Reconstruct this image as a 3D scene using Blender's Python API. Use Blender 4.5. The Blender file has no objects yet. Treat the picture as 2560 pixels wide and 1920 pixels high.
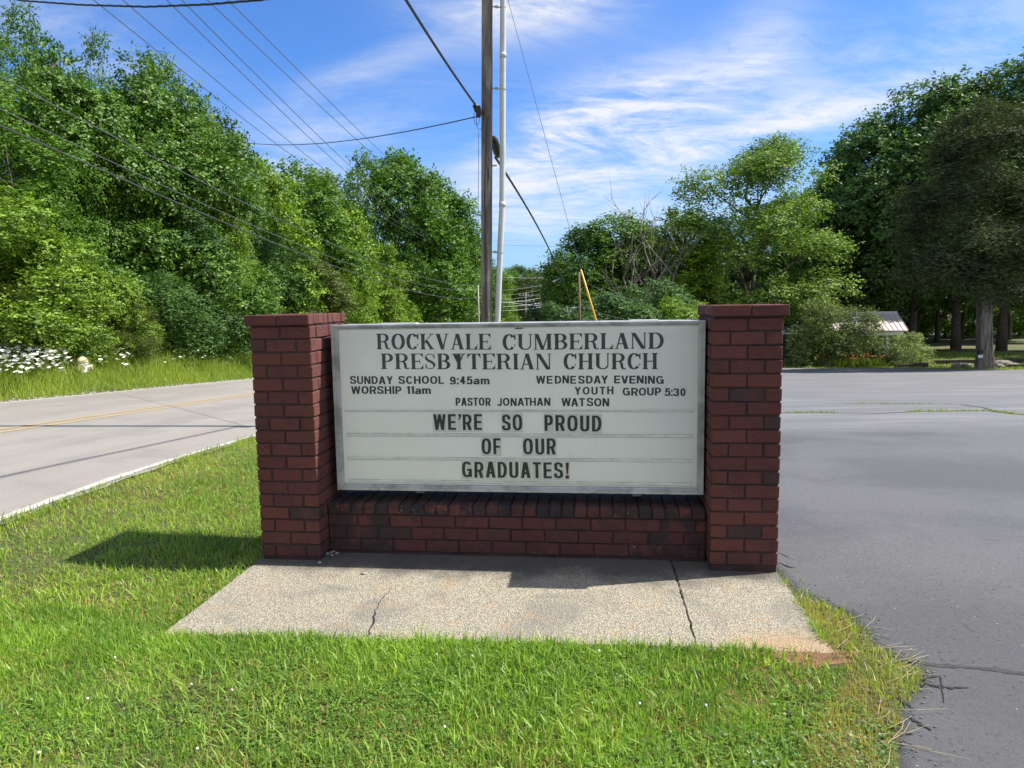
import bpy, bmesh, math, random
import numpy as np
from mathutils import Vector, Matrix

# ------------------------------------------------------------------ camera, sky, sun, exposure
SC = bpy.context.scene
COL = SC.collection
PI = math.pi
F_PX, PITCH, ROLL, EYE = 1834.6, 0.11054, 0.01646, 1.6
FW = np.array([0, math.cos(PITCH), -math.sin(PITCH)])
_up = np.array([0, math.sin(PITCH), math.cos(PITCH)])
_rt = np.array([1.0, 0, 0])
RT = _rt * math.cos(ROLL) - _up * math.sin(ROLL)
UP = _up * math.cos(ROLL) + _rt * math.sin(ROLL)
camd = bpy.data.cameras.new('camera')
camd.sensor_width = 36.0
camd.lens = F_PX / 2560 * 36.0
camd.clip_start = 0.05
camd.clip_end = 3000
cam = bpy.data.objects.new('camera', camd)
COL.objects.link(cam)
cam.matrix_world = Matrix(((RT[0], UP[0], -FW[0], 0), (RT[1], UP[1], -FW[1], 0), (RT[2], UP[2], -FW[2], EYE), (0, 0, 0, 1)))
SC.camera = cam

SUN_EL, SUN_AZ = math.radians(52), math.radians(81)
SKY_STRENGTH, SUN_STRENGTH, EXPOSURE = 0.15, 4.2, 1.06
SC.view_settings.view_transform = 'Standard'
SC.view_settings.look = 'None'
SC.view_settings.exposure = EXPOSURE
SC.view_settings.gamma = 1
SC.view_settings.use_curve_mapping = False

sund = bpy.data.lights.new('sun', 'SUN')
sund.energy = SUN_STRENGTH
sund.angle = math.radians(0.53)
sund.color = (1.0, 0.95, 0.86)
sun = bpy.data.objects.new('sun', sund)
COL.objects.link(sun)
sd = Vector((math.sin(SUN_AZ) * math.cos(SUN_EL), math.cos(SUN_AZ) * math.cos(SUN_EL), math.sin(SUN_EL)))
sun.rotation_euler = sd.to_track_quat('Z', 'Y').to_euler()
sun.location = (20, 5, 30)


def N(nt, typ, **kw):
    n = nt.nodes.new(typ)
    for k, v in kw.items():
        if k.startswith('i_'):
            key = k[2:]
            key = int(key) if key.isdigit() else key
            n.inputs[key].default_value = v
        else:
            setattr(n, k, v)
    return n


def L(nt, a, b):
    nt.links.new(a, b)


def math_n(nt, op, a, b=None, c=None):
    n = nt.nodes.new('ShaderNodeMath')
    n.operation = op
    for i, v in enumerate((a, b, c)):
        if v is None:
            continue
        if isinstance(v, (int, float)):
            n.inputs[i].default_value = v
        else:
            nt.links.new(v, n.inputs[i])
    return n.outputs[0]


def mapr(nt, v, a, b, c=0.0, d=1.0, smooth=True):
    n = nt.nodes.new('ShaderNodeMapRange')
    n.interpolation_type = 'SMOOTHSTEP' if smooth else 'LINEAR'
    nt.links.new(v, n.inputs[0])
    for i, q in zip((1, 2, 3, 4), (a, b, c, d)):
        n.inputs[i].default_value = q
    return n.outputs[0]


def mixc(nt, f, a, b, blend='MIX'):
    n = nt.nodes.new('ShaderNodeMix')
    n.data_type = 'RGBA'
    n.blend_type = blend
    n.clamp_factor = True
    for s, v in ((n.inputs[0], f), (n.inputs[6], a), (n.inputs[7], b)):
        if isinstance(v, (int, float)):
            s.default_value = v
        elif isinstance(v, tuple):
            s.default_value = v if len(v) == 4 else v + (1,)
        else:
            nt.links.new(v, s)
    return n.outputs[2]


def noise(nt, vec, scale, detail=4, rough=0.55, dist=0.0, out=0):
    n = nt.nodes.new('ShaderNodeTexNoise')
    n.inputs['Scale'].default_value = scale
    n.inputs['Detail'].default_value = detail
    n.inputs['Roughness'].default_value = rough
    n.inputs['Distortion'].default_value = dist
    if vec is not None:
        nt.links.new(vec, n.inputs['Vector'])
    return n.outputs[out]


world = bpy.data.worlds.new('World')
SC.world = world
world.use_nodes = True
wt = world.node_tree
bg = wt.nodes['Background']
sky = N(wt, 'ShaderNodeTexSky', sky_type='NISHITA', sun_disc=False, sun_elevation=SUN_EL, sun_rotation=SUN_AZ,
        altitude=200.0, air_density=1.0, dust_density=0.6, ozone_density=2.2)
tc = N(wt, 'ShaderNodeTexCoord')
sep = N(wt, 'ShaderNodeSeparateXYZ')
L(wt, tc.outputs['Generated'], sep.inputs[0])
dx, dy, dz = sep.outputs
den = math_n(wt, 'ADD', math_n(wt, 'MAXIMUM', dz, 0.0), 0.16)
px_ = math_n(wt, 'DIVIDE', dx, den)
py_ = math_n(wt, 'DIVIDE', dy, den)
cmb = N(wt, 'ShaderNodeCombineXYZ')
L(wt, px_, cmb.inputs[0])
L(wt, py_, cmb.inputs[1])
mp = N(wt, 'ShaderNodeMapping')
mp.inputs['Rotation'].default_value = (0, 0, math.radians(-38))
mp.inputs['Scale'].default_value = (0.75, 1.45, 1)
mp.inputs['Location'].default_value = (3.1, 1.2, 0)
L(wt, cmb.outputs[0], mp.inputs[0])
wisp = noise(wt, mp.outputs[0], 1.6, 9, 0.62, 0.9)
fine = noise(wt, mp.outputs[0], 6.5, 8, 0.7, 1.3)
soft = noise(wt, cmb.outputs[0], 0.8, 3, 0.5)
# directional coordinates for the larger cirrus patches of this sky
ysafe = math_n(wt, 'MAXIMUM', dy, 0.05)
ax = math_n(wt, 'DIVIDE', dx, ysafe)
az = math_n(wt, 'DIVIDE', dz, ysafe)
front = mapr(wt, dy, 0.05, 0.3)


def patch(cx, cz, sx, sz, rot, amp):
    c, s = math.cos(rot), math.sin(rot)
    u = math_n(wt, 'SUBTRACT', ax, cx)
    v = math_n(wt, 'SUBTRACT', az, cz)
    a = math_n(wt, 'ADD', math_n(wt, 'MULTIPLY', u, c / sx), math_n(wt, 'MULTIPLY', v, s / sx))
    b = math_n(wt, 'ADD', math_n(wt, 'MULTIPLY', u, -s / sz), math_n(wt, 'MULTIPLY', v, c / sz))
    r = math_n(wt, 'ADD', math_n(wt, 'MULTIPLY', a, a), math_n(wt, 'MULTIPLY', b, b))
    g = math_n(wt, 'POWER', 2.718, math_n(wt, 'MULTIPLY', r, -1.0))
    return math_n(wt, 'MULTIPLY', g, amp)


cov = None
for p in [(0.15, 0.235, 0.16, 0.05, 0.30, 1.3), (0.04, 0.21, 0.09, 0.03, 0.5, .5), (0.27, 0.20, 0.16, 0.03, 0.28, .55), (0.02, 0.40, 0.12, 0.05, 0.05, .95),
          (0.58, 0.33, 0.20, 0.05, 0.25, .42), (0.34, 0.33, 0.07, 0.05, 0.6, .35), (0.45, 0.25, 0.20, 0.025, 0.25, .4),
          (-0.30, 0.19, 0.2, 0.05, 0.3, .45), (-0.62, 0.38, 0.16, 0.05, -0.3, .5), (0.10, 0.12, 0.4, 0.035, 0.0, .5),
          (-0.2, 0.30, 0.12, 0.02, 0.35, .25)]:
    g = patch(*p)
    cov = g if cov is None else math_n(wt, 'ADD', cov, g)
cov = math_n(wt, 'MULTIPLY', cov, front)
base_cov = math_n(wt, 'ADD', math_n(wt, 'MULTIPLY', cov, 1.35), 0.015)
base_cov = math_n(wt, 'ADD', base_cov, math_n(wt, 'MULTIPLY', math_n(wt, 'SUBTRACT', 1.0, front), 0.95))  # heavier cloud outside the view, added to brighten the fill light
wmix = math_n(wt, 'ADD', math_n(wt, 'MULTIPLY', wisp, 0.72), math_n(wt, 'MULTIPLY', fine, 0.28))
wm = mapr(wt, wmix, 0.33, 0.70)
cl = math_n(wt, 'MULTIPLY', math_n(wt, 'MULTIPLY', base_cov, math_n(wt, 'ADD', wm, 0.05)), mapr(wt, soft, 0.2, 0.6, 0.75, 1.1))
cl = math_n(wt, 'MINIMUM', math_n(wt, 'MULTIPLY', cl, 1.15), 0.93)
hz = mapr(wt, dz, -0.02, 0.26, 0.45, 0.0)
skyc = mixc(wt, 1.0, sky.outputs[0], (0.235, 0.40, 0.635), 'MULTIPLY')
skyc = mixc(wt, hz, skyc, (1.6, 2.2, 2.9))
skyc = mixc(wt, cl, skyc, (3.0, 3.05, 3.15))
L(wt, skyc, bg.inputs[0])
bg.inputs[1].default_value = SKY_STRENGTH
SC.cycles.max_bounces = 8
SC.cycles.diffuse_bounces = 6
SC.cycles.transparent_max_bounces = 8
SC.cycles.transmission_bounces = 4

rnd = random.Random(7)
RG = np.random.default_rng(11)


# ------------------------------------------------------------------ helpers
def at(px, py, Y):
    """point of the place seen at this pixel of the 2560x1920 photograph on the plane y = Y"""
    d = RT * (px - 1280) / F_PX - UP * (py - 960) / F_PX + FW
    t = Y / d[1]
    return np.array([0, 0, EYE]) + d * t


def softmin(a, b, k=0.04):
    return 0.5 * (a + b - np.sqrt((a - b) ** 2 + k * k))


def softmax(a, b, k=0.3):
    return 0.5 * (a + b + np.sqrt((a - b) ** 2 + k * k))


def hgt(x, y):
    x = np.asarray(x, float)
    y = np.asarray(y, float)
    zr = 0.41 - 0.034 * x - 0.064 * y
    zl = 0.317 - 0.0735 * y
    w = np.clip((x + 3.7) / 5.2, 0, 1)
    w = w * w * (3 - 2 * w)
    far = zr * (1 - w) + zl * w
    near = -0.034 + 0.012 * (4.4 - y) + 0.10 * np.maximum(0, -(x + 1.85))
    z = softmin(far, near)
    return softmax(z, -3.45 - 0.004 * (y - 48) - 0.004 * np.maximum(0, 20 - x), 0.25)


def H1(x, y):
    return float(hgt(x, y))


def tag(o, label=None, cat=None, group=None, kind=None):
    if label: o['label'] = label
    if cat: o['category'] = cat
    if group: o['group'] = group
    if kind: o['kind'] = kind
    return o


def empty(name, loc=(0, 0, 0), rz=0, parent=None):
    o = bpy.data.objects.new(name, None)
    o.empty_display_size = 0.2
    o.location = loc
    o.rotation_euler = (0, 0, rz)
    COL.objects.link(o)
    if parent: o.parent = parent
    return o


def link(name, me, mat=None, parent=None, loc=None):
    if mat is not None and len(me.materials) == 0:
        me.materials.append(mat)
    o = bpy.data.objects.new(name, me)
    if parent: o.parent = parent
    if loc is not None: o.location = loc
    COL.objects.link(o)
    return o


def np_mesh(name, V, Fq, tint=None, smooth=False):
    """V (n,3), Fq (m,k) all faces of k corners"""
    V = np.asarray(V, np.float32)
    Fq = np.asarray(Fq, np.int32)
    me = bpy.data.meshes.new(name)
    m, k = Fq.shape
    me.vertices.add(len(V))
    me.vertices.foreach_set('co', V.ravel())
    me.loops.add(m * k)
    me.loops.foreach_set('vertex_index', Fq.ravel())
    me.polygons.add(m)
    me.polygons.foreach_set('loop_start', np.arange(0, m * k, k, dtype=np.int32))
    me.polygons.foreach_set('use_smooth', np.full(m, smooth))
    me.update(calc_edges=True)
    if tint is not None:
        a = me.attributes.new('tint', 'FLOAT', 'FACE')
        a.data.foreach_set('value', np.asarray(tint, np.float32))
    return me


class MB:
    """collects boxes, tubes and prisms and builds ONE mesh object"""
    def __init__(s):
        s.v = []
        s.f = []

    def add(s, vs, fs):
        n = len(s.v)
        s.v += [tuple(map(float, v)) for v in vs]
        s.f += [tuple(i + n for i in f) for f in fs]
        return s

    def box(s, x0, y0, z0, x1, y1, z1):
        vs = [(x, y, z) for x in (x0, x1) for y in (y0, y1) for z in (z0, z1)]
        return s.add(vs, [(0, 1, 3, 2), (4, 6, 7, 5), (0, 4, 5, 1), (2, 3, 7, 6), (0, 2, 6, 4), (1, 5, 7, 3)])

    def cham(s, x0, y0, z0, x1, y1, z1, c=0.003, jit=0.0, r=rnd):
        """box with chamfered edges"""
        vs = []
        for sx in (0, 1):
            for sy in (0, 1):
                for sz in (0, 1):
                    j = [r.uniform(-jit, jit) for _ in range(3)]
                    X = (x0, x1)[sx] + j[0]; Y = (y0, y1)[sy] + j[1]; Z = (z0, z1)[sz] + j[2]
                    ix = c * (1 - 2 * sx); iy = c * (1 - 2 * sy); iz = c * (1 - 2 * sz)
                    vs += [(X, Y + iy, Z + iz), (X + ix, Y, Z + iz), (X + ix, Y + iy, Z)]
        def I(sx, sy, sz, k): return ((sx * 2 + sy) * 2 + sz) * 3 + k
        fs = []
        for q in (0, 1):
            a = [I(q, 0, 0, 0), I(q, 1, 0, 0), I(q, 1, 1, 0), I(q, 0, 1, 0)]
            fs.append(a if q else a[::-1])
            a = [I(0, q, 0, 1), I(1, q, 0, 1), I(1, q, 1, 1), I(0, q, 1, 1)]
            fs.append(a[::-1] if q else a)
            a = [I(0, 0, q, 2), I(1, 0, q, 2), I(1, 1, q, 2), I(0, 1, q, 2)]
            fs.append(a if q else a[::-1])
        for p in (0, 1):
            for q in (0, 1):
                fs.append([I(p, q, 0, 0), I(p, q, 1, 0), I(p, q, 1, 1), I(p, q, 0, 1)])
                fs.append([I(p, 0, q, 0), I(p, 1, q, 0), I(p, 1, q, 2), I(p, 0, q, 2)])
                fs.append([I(0, p, q, 1), I(1, p, q, 1), I(1, p, q, 2), I(0, p, q, 2)])
                for w in (0, 1):
                    fs.append([I(p, q, w, 0), I(p, q, w, 1), I(p, q, w, 2)])
        return s.add(vs, fs)

    def tube(s, pts, radii, n=8, cap=True):
        pts = [np.array(p, float) for p in pts]
        if isinstance(radii, (int, float)): radii = [radii] * len(pts)
        base = len(s.v)
        vs = []
        prev = None
        for i, p in enumerate(pts):
            d = pts[min(i + 1, len(pts) - 1)] - pts[max(i - 1, 0)]
            d = d / (np.linalg.norm(d) + 1e-9)
            if prev is None:
                a = np.array([0, 0, 1.0]) if abs(d[2]) < 0.9 else np.array([1.0, 0, 0])
            else:
                a = prev
            b = np.cross(d, a); b /= np.linalg.norm(b) + 1e-9
            a = np.cross(b, d); prev = a
            for k in range(n):
                t = 2 * PI * k / n
                vs.append(p + radii[i] * (a * math.cos(t) + b * math.sin(t)))
        fs = []
        for i in range(len(pts) - 1):
            for k in range(n):
                k2 = (k + 1) % n
                fs.append((i * n + k, i * n + k2, (i + 1) * n + k2, (i + 1) * n + k))
        if cap:
            fs.append(tuple(range(n))[::-1])
            fs.append(tuple((len(pts) - 1) * n + k for k in range(n)))
        return s.add(vs, fs)

    def ball(s, c, r, sz=(1, 1, 1), nu=8, nv=6, jit=0, rr=rnd):
        vs = [(c[0], c[1], c[2] - r * sz[2])]
        for j in range(1, nv):
            t = PI * j / nv - PI / 2
            for i in range(nu):
                a = 2 * PI * i / nu
                q = 1 + rr.uniform(-jit, jit)
                vs.append((c[0] + q * r * sz[0] * math.cos(t) * math.cos(a), c[1] + q * r * sz[1] * math.cos(t) * math.sin(a), c[2] + q * r * sz[2] * math.sin(t)))
        vs.append((c[0], c[1], c[2] + r * sz[2]))
        fs = []
        for i in range(nu):
            i2 = (i + 1) % nu
            fs.append((0, 1 + i2, 1 + i))
            for j in range(nv - 2):
                fs.append((1 + j * nu + i, 1 + j * nu + i2, 1 + (j + 1) * nu + i2, 1 + (j + 1) * nu + i))
            fs.append((1 + (nv - 2) * nu + i, 1 + (nv - 2) * nu + i2, len(vs) - 1))
        return s.add(vs, fs)

    def lathe(s, c, prof, n=12):
        base = []
        for r, z in prof:
            for k in range(n):
                base.append((c[0] + r * math.cos(2 * PI * k / n), c[1] + r * math.sin(2 * PI * k / n), c[2] + z))
        fs = []
        for i in range(len(prof) - 1):
            for k in range(n):
                k2 = (k + 1) % n
                fs.append((i * n + k, i * n + k2, (i + 1) * n + k2, (i + 1) * n + k))
        fs.append(tuple(range(n))[::-1])
        fs.append(tuple((len(prof) - 1) * n + k for k in range(n)))
        return s.add(base, fs)

    def mesh(s, name, smooth=False):
        me = bpy.data.meshes.new(name)
        me.from_pydata(s.v, [], s.f)
        if smooth:
            me.polygons.foreach_set('use_smooth', [True] * len(me.polygons))
        me.update()
        return me

    def build(s, name, mat, parent=None, smooth=False, loc=None):
        return link(name, s.mesh(name, smooth), mat, parent, loc)


# ------------------------------------------------------------------ materials
MAT = {}


def newmat(name):
    m = bpy.data.materials.new(name)
    m.use_nodes = True
    nt = m.node_tree
    p = nt.nodes['Principled BSDF']
    MAT[name] = m
    return m, nt, p


def bump(nt, p, h, dist, strength=1.0):
    b = nt.nodes.new('ShaderNodeBump')
    b.inputs['Distance'].default_value = dist
    b.inputs['Strength'].default_value = strength
    nt.links.new(h, b.inputs['Height'])
    nt.links.new(b.outputs[0], p.inputs['Normal'])


def objco(nt, world_=False):
    if world_:
        g = nt.nodes.new('ShaderNodeNewGeometry')
        return g.outputs['Position']
    t = nt.nodes.new('ShaderNodeTexCoord')
    return t.outputs['Object']


def simple(name, col, rough=0.6, metal=0.0, nscale=None, var=0.25, world_=False, bmp=0.0, spec=0.5):
    m, nt, p = newmat(name)
    p.inputs['Roughness'].default_value = rough
    p.inputs['Metallic'].default_value = metal
    p.inputs['Specular IOR Level'].default_value = spec
    if nscale:
        v = objco(nt, world_)
        n = noise(nt, v, nscale, 5, 0.6)
        f = mapr(nt, n, 0.25, 0.75, 1 - var, 1 + var)
        c = mixc(nt, 1.0, (col[0], col[1], col[2], 1), f, 'MULTIPLY')
        L(nt, c, p.inputs['Base Color'])
        if bmp: bump(nt, p, n, bmp)
    else:
        p.inputs['Base Color'].default_value = (*col, 1)
    return m


# foliage: colour from the object's own colour, each leaf a little different
def foliage(name, transl=0.35, rough=0.45, hue=(1.35, 1.12, 0.7), spec=0.5, lo=.42, hi=1.8):
    m, nt, p = newmat(name)
    oi = nt.nodes.new('ShaderNodeObjectInfo')
    a = nt.nodes.new('ShaderNodeAttribute')
    a.attribute_name = 'tint'
    v = a.outputs['Fac']
    warm = mixc(nt, 1.0, oi.outputs['Color'], (*hue, 1), 'MULTIPLY')
    c = mixc(nt, v, oi.outputs['Color'], warm)
    f = mapr(nt, v, 0, 1, lo, hi, False)
    c = mixc(nt, 1.0, c, f, 'MULTIPLY')
    L(nt, c, p.inputs['Base Color'])
    p.inputs['Roughness'].default_value = rough
    p.inputs['Specular IOR Level'].default_value = spec
    tr = nt.nodes.new('ShaderNodeBsdfTranslucent')
    tcx = mixc(nt, 1.0, c, (1.25, 1.45, 0.6, 1), 'MULTIPLY')
    L(nt, tcx, tr.inputs[0])
    mx = nt.nodes.new('ShaderNodeMixShader')
    mx.inputs[0].default_value = transl
    L(nt, p.outputs[0], mx.inputs[1])
    L(nt, tr.outputs[0], mx.inputs[2])
    L(nt, mx.outputs[0], nt.nodes['Material Output'].inputs[0])
    return m


foliage('leaf', 0.24, spec=0.2, rough=.5, hue=(1.3, 1.15, .8))
foliage('leaf_glossy', 0.2, 0.48, spec=0.32, hue=(1.3, 1.15, .8))
foliage('needle', 0.15, 0.7, (1.2, 1.0, 0.7), 0.15)
foliage('blade', 0.4, 0.42, (1.5, 1.15, 0.8), 0.35, .68, 1.4)
simple('bark', (0.10, 0.08, 0.06), 0.9, nscale=6, var=0.5, bmp=0.02)
m, nt, p = newmat('bark_dead')
v = objco(nt)
mpb = N(nt, 'ShaderNodeMapping')
mpb.inputs['Scale'].default_value = (3.5, 3.5, 0.35)
L(nt, v, mpb.inputs[0])
n1 = noise(nt, mpb.outputs[0], 1.6, 7, 0.7, 0.5)
c = mixc(nt, mapr(nt, n1, 0.4, 0.62), (0.08, 0.068, 0.058), (0.27, 0.24, 0.205))
L(nt, c, p.inputs['Base Color'])
p.inputs['Roughness'].default_value = 0.9
bump(nt, p, n1, 0.05)
simple('white_petal', (0.75, 0.76, 0.68), 0.6)
simple('orange_petal', (0.72, 0.17, 0.03), 0.5)
simple('pink_petal', (0.7, 0.55, 0.5), 0.6)
simple('white_enamel', (0.96, 0.96, 0.95), 0.6)
simple('galvanised', (0.42, 0.43, 0.42), 0.45, 0.6, nscale=30, var=0.2)
simple('black_rubber', (0.014, 0.014, 0.015), 0.55)
simple('cable_grey', (0.06, 0.065, 0.07), 0.5)
simple('wire_alu', (0.16, 0.17, 0.18), 0.45, 0.5)
simple('yellow_guard', (0.72, 0.42, 0.01), 0.4)
simple('far_pole', (0.34, 0.33, 0.31), 0.8)
simple('brown_pole', (0.16, 0.10, 0.065), 0.85, nscale=8, var=0.3)
simple('porcelain', (0.6, 0.6, 0.62), 0.3)
simple('white_paint', (0.72, 0.73, 0.74), 0.55)
simple('house_wall', (0.42, 0.43, 0.43), 0.8, nscale=3, var=0.12)
simple('roof_shingle', (0.085, 0.09, 0.095), 0.9, nscale=4, var=0.3)
simple('metal_roof', (0.62, 0.53, 0.52), 0.4, 0.1, nscale=1.5, var=0.12)
simple('dark_glass', (0.02, 0.03, 0.045), 0.1)
simple('dark_opening', (0.012, 0.012, 0.013), 0.8)
simple('timber', (0.075, 0.055, 0.042), 0.9, nscale=9, var=0.4, bmp=0.01)
simple('stone', (0.2, 0.18, 0.16), 0.9, nscale=7, var=0.35, bmp=0.01)
simple('hydrant_cream', (0.62, 0.52, 0.30), 0.5, nscale=9, var=0.25)
simple('hydrant_white', (0.7, 0.7, 0.66), 0.5, nscale=9, var=0.2)
simple('hydrant_green', (0.03, 0.16, 0.11), 0.5)
simple('gravel_mat', (0.34, 0.32, 0.29), 0.9, nscale=20, var=0.4, world_=True)
simple('soil', (0.17, 0.085, 0.045), 0.95, nscale=18, var=0.4, world_=True, bmp=0.02)
simple('crack_dark', (0.018, 0.017, 0.017), 0.95)
simple('mulch', (0.12, 0.08, 0.05), 0.95, nscale=12, var=0.4, world_=True)

# weathered pole wood with long vertical checks
m, nt, p = newmat('pole_wood')
v = objco(nt)
mpn = N(nt, 'ShaderNodeMapping')
mpn.inputs['Scale'].default_value = (22, 22, 0.9)
L(nt, v, mpn.inputs[0])
n1 = noise(nt, mpn.outputs[0], 1.6, 8, 0.65, 0.6)
mp2 = N(nt, 'ShaderNodeMapping')
mp2.inputs['Scale'].default_value = (5, 5, 1.1)
L(nt, v, mp2.inputs[0])
n2 = noise(nt, mp2.outputs[0], 1.3, 4, 0.5, 1.0)
c = mixc(nt, mapr(nt, n2, 0.35, 0.65), (0.12, 0.10, 0.085), (0.27, 0.235, 0.2))
c = mixc(nt, mapr(nt, n1, 0.54, 0.66), c, (0.05, 0.042, 0.036))
L(nt, c, p.inputs['Base Color'])
p.inputs['Roughness'].default_value = 0.9
bump(nt, p, n1, 0.01, 0.7)

# PVC conduit
m, nt, p = newmat('conduit_pvc')
v = objco(nt)
c = mixc(nt, mapr(nt, noise(nt, v, 3, 4), 0.4, 0.75), (0.56, 0.57, 0.56), (0.46, 0.47, 0.46))
L(nt, c, p.inputs['Base Color'])
p.inputs['Roughness'].default_value = 0.4

# brick: colour per brick, flashed patches, grime and lichen
m, nt, p = newmat('brick')
oi = nt.nodes.new('ShaderNodeObjectInfo')
t_ = nt.nodes.new('ShaderNodeTexCoord')
addv = N(nt, 'ShaderNodeVectorMath', operation='ADD')
mulv = N(nt, 'ShaderNodeVectorMath', operation='SCALE')
cx = N(nt, 'ShaderNodeCombineXYZ')
L(nt, oi.outputs['Random'], cx.inputs[0]); L(nt, oi.outputs['Random'], cx.inputs[1])
L(nt, cx.outputs[0], mulv.inputs[0]); mulv.inputs['Scale'].default_value = 37
L(nt, t_.outputs['Object'], addv.inputs[0]); L(nt, mulv.outputs[0], addv.inputs[1])
v = addv.outputs[0]
big = noise(nt, v, 7, 3, 0.5)
fine_ = noise(nt, v, 70, 5, 0.7)
mps = N(nt, 'ShaderNodeMapping')
mps.inputs['Scale'].default_value = (12, 12, 60)
L(nt, v, mps.inputs[0])
drag = noise(nt, mps.outputs[0], 2.2, 4, 0.6)
rr_ = math_n(nt, 'FRACT', math_n(nt, 'MULTIPLY', oi.outputs['Random'], 17.3))
c = mixc(nt, rr_, (0.078, 0.021, 0.018), (0.118, 0.034, 0.026))
c = mixc(nt, mapr(nt, big, 0.5, 0.72, 0, 0.75), c, (0.055, 0.019, 0.018))
c = mixc(nt, mapr(nt, drag, 0.35, 0.7, 0, 0.35), c, (0.17, 0.055, 0.042))
dk = math_n(nt, 'GREATER_THAN', oi.outputs['Random'], 0.965)
c = mixc(nt, math_n(nt, 'MULTIPLY', dk, mapr(nt, big, 0.3, 0.55, 0.5, 0.95)), c, (0.046, 0.025, 0.024))
c = mixc(nt, mapr(nt, fine_, 0.62, 0.75, 0, 0.4), c, (0.05, 0.03, 0.027))
c = mixc(nt, mapr(nt, noise(nt, v, 26, 4, 0.7), 0.62, 0.74, 0, 0.35), c, (0.24, 0.13, 0.105))
# black algae grime: grows on each object marked with a grime value
at_ = nt.nodes.new('ShaderNodeAttribute')
at_.attribute_type = 'OBJECT'
at_.attribute_name = 'grime'
gn = noise(nt, objco(nt, True), 9, 5, 0.65)
c = mixc(nt, math_n(nt, 'MULTIPLY', at_.outputs['Fac'], mapr(nt, gn, 0.36, 0.56)), c, (0.022, 0.019, 0.019))
li = noise(nt, objco(nt, True), 55, 3, 0.6)
lim = math_n(nt, 'MULTIPLY', math_n(nt, 'MULTIPLY', at_.outputs['Fac'], mapr(nt, li, 0.66, 0.7)), mapr(nt, noise(nt, objco(nt, True), 5, 2), 0.5, 0.6))
c = mixc(nt, lim, c, (0.36, 0.33, 0.2))
L(nt, c, p.inputs['Base Color'])
p.inputs['Roughness'].default_value = 0.88
hh = math_n(nt, 'ADD', math_n(nt, 'MULTIPLY', fine_, 0.5), math_n(nt, 'MULTIPLY', drag, 0.8))
bump(nt, p, hh, 0.0035, 0.8)

m, nt, p = newmat('mortar')
v = objco(nt, True)
n1 = noise(nt, v, 60, 5, 0.7)
n2 = noise(nt, v, 5, 3)
c = mixc(nt, mapr(nt, n2, 0.35, 0.65), (0.030, 0.017, 0.015), (0.058, 0.028, 0.024))
c = mixc(nt, mapr(nt, n1, 0.55, 0.75, 0, 0.5), c, (0.075, 0.05, 0.042))
L(nt, c, p.inputs['Base Color'])
p.inputs['Roughness'].default_value = 0.95
bump(nt, p, n1, 0.004)

# exposed-aggregate concrete
m, nt, p = newmat('concrete')
v = objco(nt, True)
vo = N(nt, 'ShaderNodeTexVoronoi', feature='F1')
vo.inputs['Scale'].default_value = 150
L(nt, v, vo.inputs[0])
sp_ = N(nt, 'ShaderNodeSeparateColor')
L(nt, vo.outputs['Color'], sp_.inputs[0])
n1 = noise(nt, v, 130, 4, 0.7)
n2 = noise(nt, v, 2.2, 4, 0.55, 0.4)
n3 = noise(nt, v, 6, 5, 0.65)
c = mixc(nt, mapr(nt, sp_.outputs[0], 0.1, 0.95), (0.20, 0.18, 0.138), (0.43, 0.385, 0.29))
c = mixc(nt, mapr(nt, n1, 0.5, 0.68, 0, 0.35), c, (0.12, 0.10, 0.08))
c = mixc(nt, mapr(nt, n2, 0.48, 0.66, 0, 0.55), c, (0.165, 0.155, 0.135))
c = mixc(nt, mapr(nt, n3, 0.54, 0.70, 0, 0.42), c, (0.42, 0.27, 0.13))
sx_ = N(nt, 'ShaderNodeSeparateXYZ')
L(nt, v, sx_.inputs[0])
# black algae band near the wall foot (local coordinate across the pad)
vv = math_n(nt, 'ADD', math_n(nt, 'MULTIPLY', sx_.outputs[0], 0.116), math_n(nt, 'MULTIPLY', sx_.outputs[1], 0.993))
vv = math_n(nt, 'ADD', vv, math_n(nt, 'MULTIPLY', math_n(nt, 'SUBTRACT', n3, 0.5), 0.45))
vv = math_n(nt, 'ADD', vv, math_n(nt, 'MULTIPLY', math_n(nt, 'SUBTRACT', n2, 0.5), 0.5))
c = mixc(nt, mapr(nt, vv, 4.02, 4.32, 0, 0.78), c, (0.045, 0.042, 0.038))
# tan clay stain at the outer corner
dxs = math_n(nt, 'SUBTRACT', sx_.outputs[0], 1.25)
dys = math_n(nt, 'SUBTRACT', sx_.outputs[1], 3.25)
rs = math_n(nt, 'SQRT', math_n(nt, 'ADD', math_n(nt, 'MULTIPLY', dxs, dxs), math_n(nt, 'MULTIPLY', math_n(nt, 'MULTIPLY', dys, dys), 3.0)))
rs = math_n(nt, 'ADD', rs, math_n(nt, 'MULTIPLY', math_n(nt, 'SUBTRACT', n3, 0.5), 0.5))
c = mixc(nt, mapr(nt, rs, 0.05, 0.42, 0.5, 0), c, (0.46, 0.27, 0.12))
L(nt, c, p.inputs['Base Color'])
p.inputs['Roughness'].default_value = 0.92
bump(nt, p, math_n(nt, 'ADD', n1, math_n(nt, 'MULTIPLY', vo.outputs['Distance'], 2.0)), 0.004, 0.8)

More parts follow.
